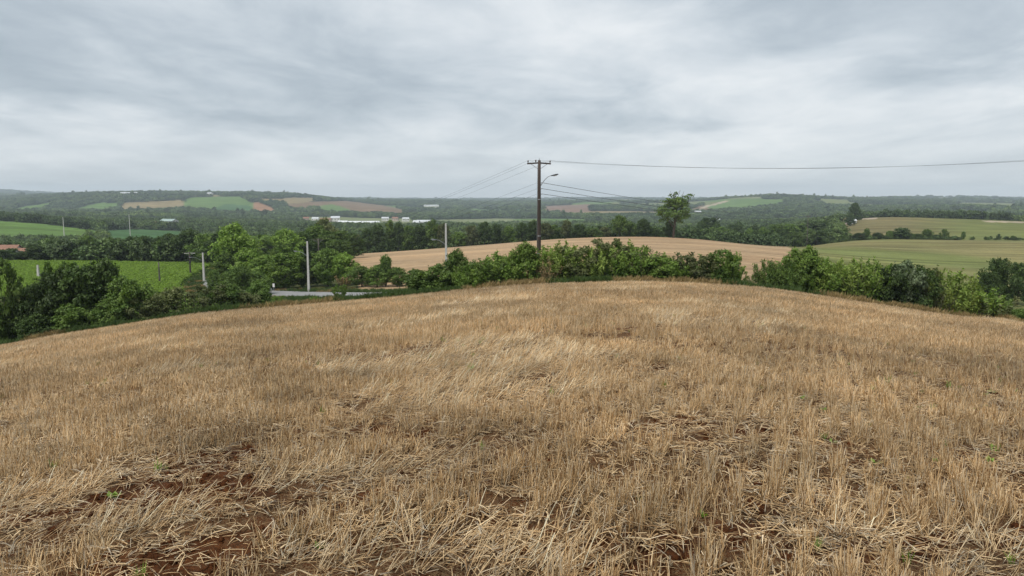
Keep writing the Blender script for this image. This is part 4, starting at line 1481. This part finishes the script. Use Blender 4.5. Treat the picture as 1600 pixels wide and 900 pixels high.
def build_verge():
    n = 13000
    th = rng.uniform(R(-44), R(44), n)
    Y = 55.4 + np.abs(rng.normal(0, 1, n)) * np.where(th < R(-9), 5.0, 3.4)
    x = np.tan(th) * Y
    k = fbm(x, Y, 2.2, 3, 19) > np.where(th < R(-12), 0.33, 0.5)
    x, Y = x[k], Y[k]
    Y2 = rng.uniform(60, 106, 9000); x2 = (rng.uniform(-80, 720, 9000) - 800) / F * Y2
    t = rng.integers(0, len(ROAD), 5000); sd = rng.choice([-1, 1], 5000) * (3.4 + np.abs(rng.normal(0, 2.2, 5000)))
    tg = np.gradient(ROAD[:, :2], axis=0); tg /= np.linalg.norm(tg, axis=1)[:, None]
    x3 = ROAD[t, 0] - tg[t, 1] * sd + rng.normal(0, 0.5, 5000); Y3 = ROAD[t, 1] + tg[t, 0] * sd
    x4 = np.tan(rng.uniform(R(-43), R(43), 2600)) * 55.6
    Y4 = 55.5 + rng.normal(0, 0.35, 2600)
    k = fbm(x4, Y4, 1.4, 3, 23) > 0.5
    x4, Y4 = x4[k], Y4[k]
    X = np.r_[x, x2, x3, x4]; Yy = np.r_[Y, Y2, Y3, Y4]
    tall = np.r_[np.ones(len(x) + len(x2) + len(x3)), np.full(len(x4), 1.25)]
    k = (dist_road(X, Yy) > 3.5) & (Yy > 55.0)
    X, Yy, tall = X[k], Yy[k], tall[k]; n = len(X)
    dryp = fbm(X, Yy, 5, 2, 15) + 0.08 * (tall > 1.1) + np.where(X / Yy > 0.5, 0.5, np.where(X / Yy > -0.15, 0.20, -0.02))
    dry = dryp > 0.62
    for nm, m, dr, lab in (('verge_grass', ~dry, False, 'rough green grass on the verge between field, hedges and road'), ('dry_grass', dry, True, 'dry yellow grass at the foot of the hedges')):
        q = int(m.sum())
        scatter(nm, np.c_[X[m], Yy[m], height(X[m], Yy[m])], np.c_[np.zeros((q, 2)), rng.uniform(0, 6.28, q)], rng.uniform(0.45, 1.15, q) * (0.75 if dr else 0.85) * tall[m], rng.integers(0, 4, q),
                [grass_mesh(k + (9 if dr else 0), dr) for k in range(4)], lab, 'grass')


build_verge()


# ------------------------------------------------------------------ poles, lamps and wires
def ground_pt(px, Y):
    x = pt(px, Y)
    return Vector((x, Y, H(x, Y)))


def pole_top(px, top_py, Y):
    """Height above the ground that brings a pole's top to a sight line."""
    s = float(slope_of(top_py))
    return EYE + s * Y


def lamp_arm(root, z, dirx, diry, length, rise, mat='galvanised', head='dark_iron', r=0.03):
    b = MB()
    pts = [(0, 0, z)]
    for i in range(1, 7):
        u = i / 6
        pts.append((dirx * length * u, diry * length * u, z + rise * math.sin(u * math.pi / 2)))
    b.tube(pts, r, 8)
    arm = b.obj('lamp_arm', mat, root, True)
    e = Vector(pts[-1]); dv = (Vector(pts[-1]) - Vector(pts[-2])).normalized()
    h = MB()
    rot = dv.to_track_quat('X', 'Z').to_matrix()
    for s, (sx, sy, sz) in enumerate([(0.22, 0.10, 0.08), (0.40, 0.20, 0.10), (0.12, 0.14, 0.07)]):
        off = [0.10, 0.38, 0.62][s]
        h.box(e + rot @ Vector((off, 0, 0)), sx, sy, sz + 0.002 * s, rot)
    hd = h.obj('lamp_head', head, arm)
    g = MB(); g.box(e + rot @ Vector((0.38, 0, -0.075)), 0.30, 0.15, 0.05, rot)
    g.obj('lamp_lens', 'lamp_glass', arm)


def wooden_pole(px, Y, top_py, label, arm_len=2.2, arm_az=0.0, lamp=False, mat='pole_wood', r=0.16, crossarm=True, bands=False, coil=False, droop=0.06, arm_mat=None):
    p = ground_pt(px, Y)
    h = pole_top(px, top_py, Y) - p.z
    e = empty('utility_pole', p)
    b = MB(); b.tube([(0, 0, -0.4)] + [(0, 0, h * u) for u in (0.25, 0.5, 0.75, 1.0)], [r * 1.25, r * 1.15, r * 1.0, r * 0.88, r * 0.75], 14)
    b.obj('shaft', mat, e, True)
    ca, sa = math.cos(arm_az), math.sin(arm_az)
    tips = []
    if crossarm:
        za = h - 0.22
        rot = Matrix.Rotation(arm_az, 3, 'Z')
        c = MB()
        for sg in (-1, 1):
            half = arm_len / 2
            tilt = rot @ Matrix.Rotation(sg * droop, 3, 'Y')
            c.box(Vector((ca * sg * half / 2 - sa * 0.17, sa * sg * half / 2 + ca * 0.17, za - math.sin(droop) * half / 2)), half + 0.02, 0.10, 0.13, tilt)
        c.obj('crossarm', arm_mat or mat, e)
        br = MB()
        for sg in (-1, 1):
            br.tube([(ca * sg * 0.75 - sa * 0.17, sa * sg * 0.75 + ca * 0.17, za - 0.10), (-sa * 0.1, ca * 0.1, za - 0.62)], 0.022, 6)
        br.obj('brace', 'galvanised', e)
        for u in (-0.94, -0.28 if r > 0.1 else -0.3, 0.94):
            ix, iy = ca * u * arm_len / 2 - sa * 0.17, sa * u * arm_len / 2 + ca * 0.17
            iz = za + 0.065 - math.sin(droop) * abs(u) * arm_len / 2
            i = MB()
            i.tube([(ix, iy, iz), (ix, iy, iz + 0.05), (ix, iy, iz + 0.06), (ix, iy, iz + 0.12), (ix, iy, iz + 0.13), (ix, iy, iz + 0.20), (ix, iy, iz + 0.24)], [0.025, 0.025, 0.075, 0.05, 0.07, 0.05, 0.03], 10)
            i.obj('insulator', 'insulator', e, True)
            tips.append(p + Vector((ix, iy, iz + 0.22)))
        s = MB(); s.tube([(0.0, 0, h), (0.0, 0, h + 0.16)], 0.03, 8); s.obj('top_pin', 'galvanised', e)
    if bands:
        for zz in (0.70, 0.42, 0.415 - 0.13):
            q = MB(); rr = r * (1.18 - 0.42 * zz)
            q.tube([(0, 0, h * zz), (0, 0, h * zz + 0.07)], rr + 0.012, 14)
            q.obj('steel_band', 'galvanised', e, True)
        rk = MB()
        for zz in (0.83, 0.785, 0.745):
            rk.tube([(r * 0.6, -0.05, h * zz), (r + 0.14, -0.05, h * zz)], 0.035, 8)
        rk.obj('wire_bracket', 'galvanised', e)
        dn = MB(); dn.tube([(-r * 0.95, -0.06, h * 0.96), (-r * 1.02, -0.06, h * 0.7), (-r * 1.12, -0.06, h * 0.4), (-r * 1.2, -0.06, 0.1)], 0.016, 6)
        dn.obj('earth_cable', 'galvanised', e)
    if coil:
        t = MB()
        pts = [(-0.35 + 0.26 * math.cos(a), -0.1, h * 0.62 + 0.42 * math.sin(a)) for a in np.linspace(0, 2 * math.pi, 20)]
        t.tube(pts, 0.05, 6); t.obj('cable_coil', 'dark_iron', e, True)
        t2 = MB(); t2.box((0.1, -0.2, h * 0.6), 0.36, 0.3, 0.6); t2.obj('junction_box', 'dark_iron', e)
    if lamp:
        lamp_arm(e, h * 0.79, 0.92, -0.39, 1.15, 1.1, 'galvanised', 'dark_iron', 0.028)
    tag(e, label, 'utility pole')
    return p, h, tips


MAIN_Y = 68.0
mp, mh, mtips = wooden_pole(842.5, MAIN_Y, 250.5, 'tall dark wooden utility pole with crossarm and street lamp rising from the hedge', 2.15, R(6), lamp=True, bands=True, r=0.17, droop=0.075)
np_, nh, ntips = wooden_pole(495, 150, 373, 'dark wooden pole standing in the trees behind the road, wires running to it', 2.0, R(20), mat='pole_wood_grey', r=0.15)
op, oh, otips = wooden_pole(291, 165, 394, 'dark pole with crossarm and cable coil before the soybean field', 2.3, R(14), mat='pole_wood', r=0.16, coil=True, arm_mat='concrete')
sp_, sh_, stips = wooden_pole(241.5, 150, 410, 'short bare wooden pole standing in the soybean field edge', crossarm=False, mat='pole_wood_grey', r=0.15)
ep, eh, etips = wooden_pole(1264.5, 322, 337, 'thin grey pole half hidden against the wood below the farmhouse', 2.0, R(0), mat='pole_wood_grey', r=0.12)


def concrete_pole(px, Y, top_py, label, lamp_dir=None, r=0.14, ln=1.9):
    p = ground_pt(px, Y)
    h = pole_top(px, top_py, Y) - p.z
    e = empty('street_lamp' if lamp_dir else 'utility_pole', p)
    b = MB()
    for i, z in enumerate((-0.4, h * 0.33, h * 0.66, h)):
        w = r * (1.25 - 0.5 * z / h)
        b.v += [(-w, -w, z), (w, -w, z), (w, w, z), (-w, w, z)]
    for i in range(3):
        for k in range(4):
            k2 = (k + 1) % 4
            b.f.append((i * 4 + k, i * 4 + k2, i * 4 + 4 + k2, i * 4 + 4 + k))
    b.f.append((12, 13, 14, 15))
    b.obj('shaft', 'concrete', e)
    if lamp_dir:
        lamp_arm(e, h * 0.70, lamp_dir[0], lamp_dir[1], ln, ln * 0.42, 'galvanised', 'galvanised', 0.024)
    tag(e, label, 'street lamp' if lamp_dir else 'utility pole', 'concrete poles along the country road' if lamp_dir else None)


concrete_pole(696, 92, 349, 'pale concrete lamp pole between the road bank and the dark wooden pole', (-0.85, 0.3), 0.13, 1.5)
concrete_pole(477.5, 118, 377, 'pale concrete lamp pole standing beside the open stretch of grey road', (-0.9, 0.2), 0.14, 1.9)
concrete_pole(312, 150, 395, 'pale concrete lamp pole just right of the dark pole with the cable coil', (-0.9, -0.2), 0.16, 2.2)
concrete_pole(50, 160, 414, 'short white concrete pole in the soybean field at the left', None, 0.2)
concrete_pole(95.5, 560, 339, 'tiny white pole at the end of the sloping green field far left', None, 0.2)
concrete_pole(199.5, 640, 334, 'tiny white pole in the dark woods above the darker green field', None, 0.2)


def wire(a, b, sag, label, r=0.011, n=28, group=None):
    m = MB()
    a = Vector(a); b = Vector(b)
    pts = []
    for i in range(n + 1):
        u = i / n
        p = a.lerp(b, u); p.z -= sag * 4 * u * (1 - u)
        pts.append(p)
    # thicker with distance would be untrue: one bore all along
    m.tube([p - a for p in pts], r, 5)
    o = m.obj('power_line', 'wire_metal')
    o.location = a
    tag(o, label, 'power line', group)


# upper line: to a pole beyond the right of the frame, nearer the camera
for k, (dx, dz, nm) in enumerate([(-0.9, 0.0, 'lowest'), (-0.2, 0.15, 'middle'), (0.9, 0.42, 'highest')]):
    tgt = Vector((52 + dx, 60 + dx * 0.4, 0)); tgt.z = 5.15 + dz
    wire(mtips[k], tgt, 0.95 + 0.10 * k, f"{nm} of the three upper wires running from the tall pole to the right", 0.0065, 40, 'upper wires right of the tall pole')
for k, nm in enumerate(['leftmost', 'middle', 'rightmost']):
    wire(mtips[k], ntips[k], 0.9, f"{nm} of the three upper wires descending from the tall pole to the left", 0.007, 30, 'upper wires left of the tall pole')
    wire(ntips[k], otips[k], 1.0, f"{nm} of the three wires between the two far wooden poles", 0.012, 24, 'wires between the far poles')
for k, (zf, z2, sg, nm) in enumerate([(0.83, 0.0, 1.3, 'highest'), (0.785, -0.5, 1.5, 'middle'), (0.745, -2.2, 1.2, 'lowest')]):
    a = mp + Vector((0.31, -0.05, mh * zf))
    b = ep + Vector((0.0, -0.2, eh - 0.4 + z2))
    wire(a, b, sg, f"{nm} of the three lower wires sagging from the tall pole towards the farmhouse", 0.02, 60, 'lower wires right of the tall pole')
    a = mp + Vector((-0.2, -0.05, mh * zf))
    b = np_ + Vector((0.0, -0.2, nh * (0.86 - 0.06 * k)))
    wire(a, b, 1.2, f"{nm} of the three lower wires running from the tall pole to the left", 0.007, 30, 'lower wires left of the tall pole')

# two white marker posts at the roadside
for px, Y, top, lab in ((422, 123, 443, 'white marker post by the road under the rounded bush, farther one'), (417.5, 117, 450.5, 'white marker post by the road under the rounded bush, nearer one')):
    p = ground_pt(px, Y)
    h = max(pole_top(px, top, Y) - p.z, 0.9)
    e = empty('marker_post', p)
    b = MB(); b.tube([(0, 0, -0.1), (0, 0, h * 0.55)], 0.05, 8); b.obj('post', 'galvanised', e)
    b = MB(); b.box((0, -0.06, h * 0.78), 0.34, 0.04, h * 0.44); b.obj('marker_plate', 'paint_white', e)
    tag(e, lab, 'marker post')


# ------------------------------------------------------------------ buildings
def house(px, Y, w, dpt, hw, hr, rz, wall, roof, label, category='house', windows=2, door=True, dz=0.0, name='house', over=0.4):
    p = ground_pt(px, Y); p.z += dz
    e = empty(name, p, rz)
    a, b = w / 2, dpt / 2
    m = MB()
    m.add([(-a, -b, -1.5), (a, -b, -1.5), (a, b, -1.5), (-a, b, -1.5), (-a, -b, hw), (a, -b, hw), (a, b, hw), (-a, b, hw), (-a, 0, hw + hr), (a, 0, hw + hr)],
          [(0, 1, 5, 4), (2, 3, 7, 6), (1, 2, 6, 9, 5), (3, 0, 4, 8, 7)])
    m.obj('wall', wall, e)
    t = 0.16
    k = hr / b
    o = over
    m = MB()
    for s in (-1, 1):
        y1 = s * (b + o); z1 = hw - o * k + 0.03; z0 = hw + hr + 0.03
        m.add([(-a - o, 0, z0), (a + o, 0, z0), (a + o, y1, z1), (-a - o, y1, z1), (-a - o, 0, z0 + t), (a + o, 0, z0 + t), (a + o, y1, z1 + t), (-a - o, y1, z1 + t)],
              [(0, 1, 2, 3), (4, 7, 6, 5), (2, 6, 7, 3), (0, 3, 7, 4), (1, 5, 6, 2)])
    m.obj('roof', roof, e)
    n = windows + (1 if door else 0)
    for i in range(n):
        x = -a + w * (i + 0.5) / n
        if door and i == n // 2:
            m = MB(); m.box((x, -b - 0.03, 1.05), 0.95, 0.07, 2.1); m.obj('door', 'door_wood', e)
        else:
            m = MB(); m.box((x, -b - 0.02, hw * 0.55), min(1.3, w / n * 0.6), 0.06, hw * 0.36); wn = m.obj('window', 'window_glass', e)
            f = MB(); f.box((x, -b - 0.05, hw * 0.55 - hw * 0.18 - 0.06), min(1.5, w / n * 0.7), 0.12, 0.10); f.obj('sill', 'white_wall', wn)
    tag(e, label, category)
    return e


def greenhouse(px, Y, w, dpt, h, rz, label):
    p = ground_pt(px, Y)
    e = empty('greenhouse', p, rz)
    n = 10
    prof = [(-dpt / 2, -1.0), (-dpt / 2, h * 0.5)] + [(-dpt / 2 * math.cos(math.pi * i / n), h * 0.5 + h * 0.5 * math.sin(math.pi * i / n)) for i in range(1, n)] + [(dpt / 2, h * 0.5), (dpt / 2, -1.0)]
    k = len(prof)
    m = MB()
    m.add([(-w / 2, y, z) for y, z in prof] + [(w / 2, y, z) for y, z in prof], [(i, i + 1, k + i + 1, k + i) for i in range(k - 1)])
    m.obj('film_cover', 'film_white', e, False)
    for s in (-1, 1):
        m = MB(); m.add([(s * (w / 2 - 0.05), y * 0.99, z * 0.99) for y, z in prof], [tuple(range(k))]); m.obj('end_wall', 'film_white', e)
    tag(e, label, 'greenhouse')


house(3, 262, 8, 7, 2.4, 1.9, R(8), 'cream_wall', 'roof_tile', 'orange-tiled house among trees at the left border, upper one', windows=2)
house(27, 243, 6, 6, 2.0, 1.3, R(-6), 'cream_wall', 'roof_tile', 'smaller orange-tiled house below the upper one at the left border', windows=2)
house(7, 238, 4.5, 4, 1.9, 0.8, R(10), 'white_wall', 'roof_pale', 'white-walled shed under the two orange-tiled houses', 'shed', windows=1, name='shed')
house(1322, 600, 13, 8, 3.4, 1.8, R(10), 'cream_wall', 'roof_tile', 'pink farmhouse beside the tall egg-shaped tree', windows=3)
house(1334, 585, 5, 4, 2.6, 1.0, R(0), 'white_wall', 'roof_pale', 'small white outbuilding at the foot of the egg-shaped tree', 'shed', windows=1, name='shed')
house(262, 850, 16, 12, 4.0, 2.2, R(-12), 'white_wall', 'roof_green', 'pale green roofed barn in the woods above the darker green field', 'barn', windows=3, name='barn', dz=4)
house(236, 860, 7, 6, 3.0, 1.6, R(10), 'cream_wall', 'roof_tile', 'small brown house left of the pale green roofed barn', windows=1, dz=2)
for i, (px, Y, w, dp, h, rz, lab) in enumerate([
        (568, 1250, 52, 12, 7, R(3), 'longest white greenhouse on the valley floor'), (535, 1270, 16, 12, 7, R(3), 'short white greenhouse left of the longest one'),
        (580, 1130, 44, 10, 6.5, R(-4), 'pale greenhouse in front of the longest one'), (549, 1120, 18, 10, 6, R(-4), 'small pale greenhouse in front of the short one'),
        (716, 900, 24, 10, 6, R(2), 'white greenhouse right of the concrete lamp pole')]):
    greenhouse(px, Y, w, dp, h, rz, lab)
house(523, 1380, 16, 12, 6, 3, R(8), 'white_wall', 'roof_pale', 'white block with pale roof behind the short greenhouse', 'warehouse', windows=3, door=False, name='warehouse', dz=4)
house(508, 1350, 20, 12, 4, 3, R(-5), 'cream_wall', 'roof_tile', 'dull roofed long house left of the white block', windows=3, dz=3)
house(663, 1150, 24, 15, 7, 2.5, R(4), 'white_wall', 'roof_pale', 'large white warehouse above the tree row left of the pole', 'warehouse', windows=4, name='warehouse', dz=2)
house(650, 1130, 9, 9, 7, 3, R(-10), 'white_wall', 'roof_pale', 'narrow white building at the left end of the large warehouse', 'warehouse', windows=2, name='warehouse', dz=1)
house(681, 1140, 12, 10, 4, 2, R(15), 'cream_wall', 'roof_pale', 'low cream building at the right end of the large warehouse', windows=2, dz=1)
house(197, 2700, 36, 14, 5, 3, R(5), 'white_wall', 'roof_pale', 'left one of two white sheds above the tan far field', 'shed', windows=3, name='shed', dz=8)
house(209, 2720, 26, 14, 5, 3, R(5), 'white_wall', 'roof_pale', 'right one of two white sheds above the tan far field', 'shed', windows=3, name='shed', dz=8)
house(328, 2750, 20, 12, 5, 3, R(-20), 'white_wall', 'roof_pale', 'lone white house at the top of the green far field', windows=2, dz=5)
house(674, 3000, 60, 16, 6, 3, R(0), 'white_wall', 'roof_pale', 'long white shed far off on the hazy plain', 'shed', windows=3, name='shed', dz=10)
house(1121, 1350, 10, 8, 4, 2, R(5), 'white_wall', 'roof_pale', 'tiny white house on the green hill behind the solitary tree', windows=2, dz=4)
house(1091, 1900, 16, 9, 4, 2, R(5), 'white_wall', 'roof_pale', 'pale farm shed left of the pale track on the far hill', 'shed', windows=2, name='shed', dz=8)

for px, Y, w, rz, wl, rf, lab in [(601, 1500, 14, 12, 'white_wall', 'roof_pale', 'white house just right of the longest greenhouse'), (617, 1520, 12, -10, 'cream_wall', 'roof_tile', 'brown-roofed house second to the right of the longest greenhouse'),
                                  (633, 1480, 13, 20, 'white_wall', 'roof_pale', 'white house midway between greenhouse and large warehouse'), (492, 1450, 13, -8, 'white_wall', 'roof_pale', 'small white house left of the dull roofed long house'),
                                  (477, 1480, 11, 15, 'cream_wall', 'roof_tile', 'leftmost small brown-roofed house on the valley floor')]:
    house(px, Y, w, 9, 4.0, 2.6, R(rz), wl, rf, lab, windows=2, dz=4)


# ------------------------------------------------------------------ the air
def build_haze():
    m = new_mat('haze'); g = NT(m)
    v = g.n("ShaderNodeVolumePrincipled")
    v.inputs['Color'].default_value = (0.79, 0.91, 1.0, 1)
    v.inputs['Density'].default_value = 1.3e-4
    v.inputs['Anisotropy'].default_value = 0.0
    o = g.n("ShaderNodeOutputMaterial"); g.l(v.outputs[0], o.inputs['Volume'])
    b = MB()
    b.box((0, 0, 0), 20600, 20600, 420)
    h = b.obj('haze', 'haze')
    h.location = (0, 0, -60)
    h["kind"] = 'stuff'
    h["label"] = 'thin bluish haze lying over the valley and hills'


build_haze()
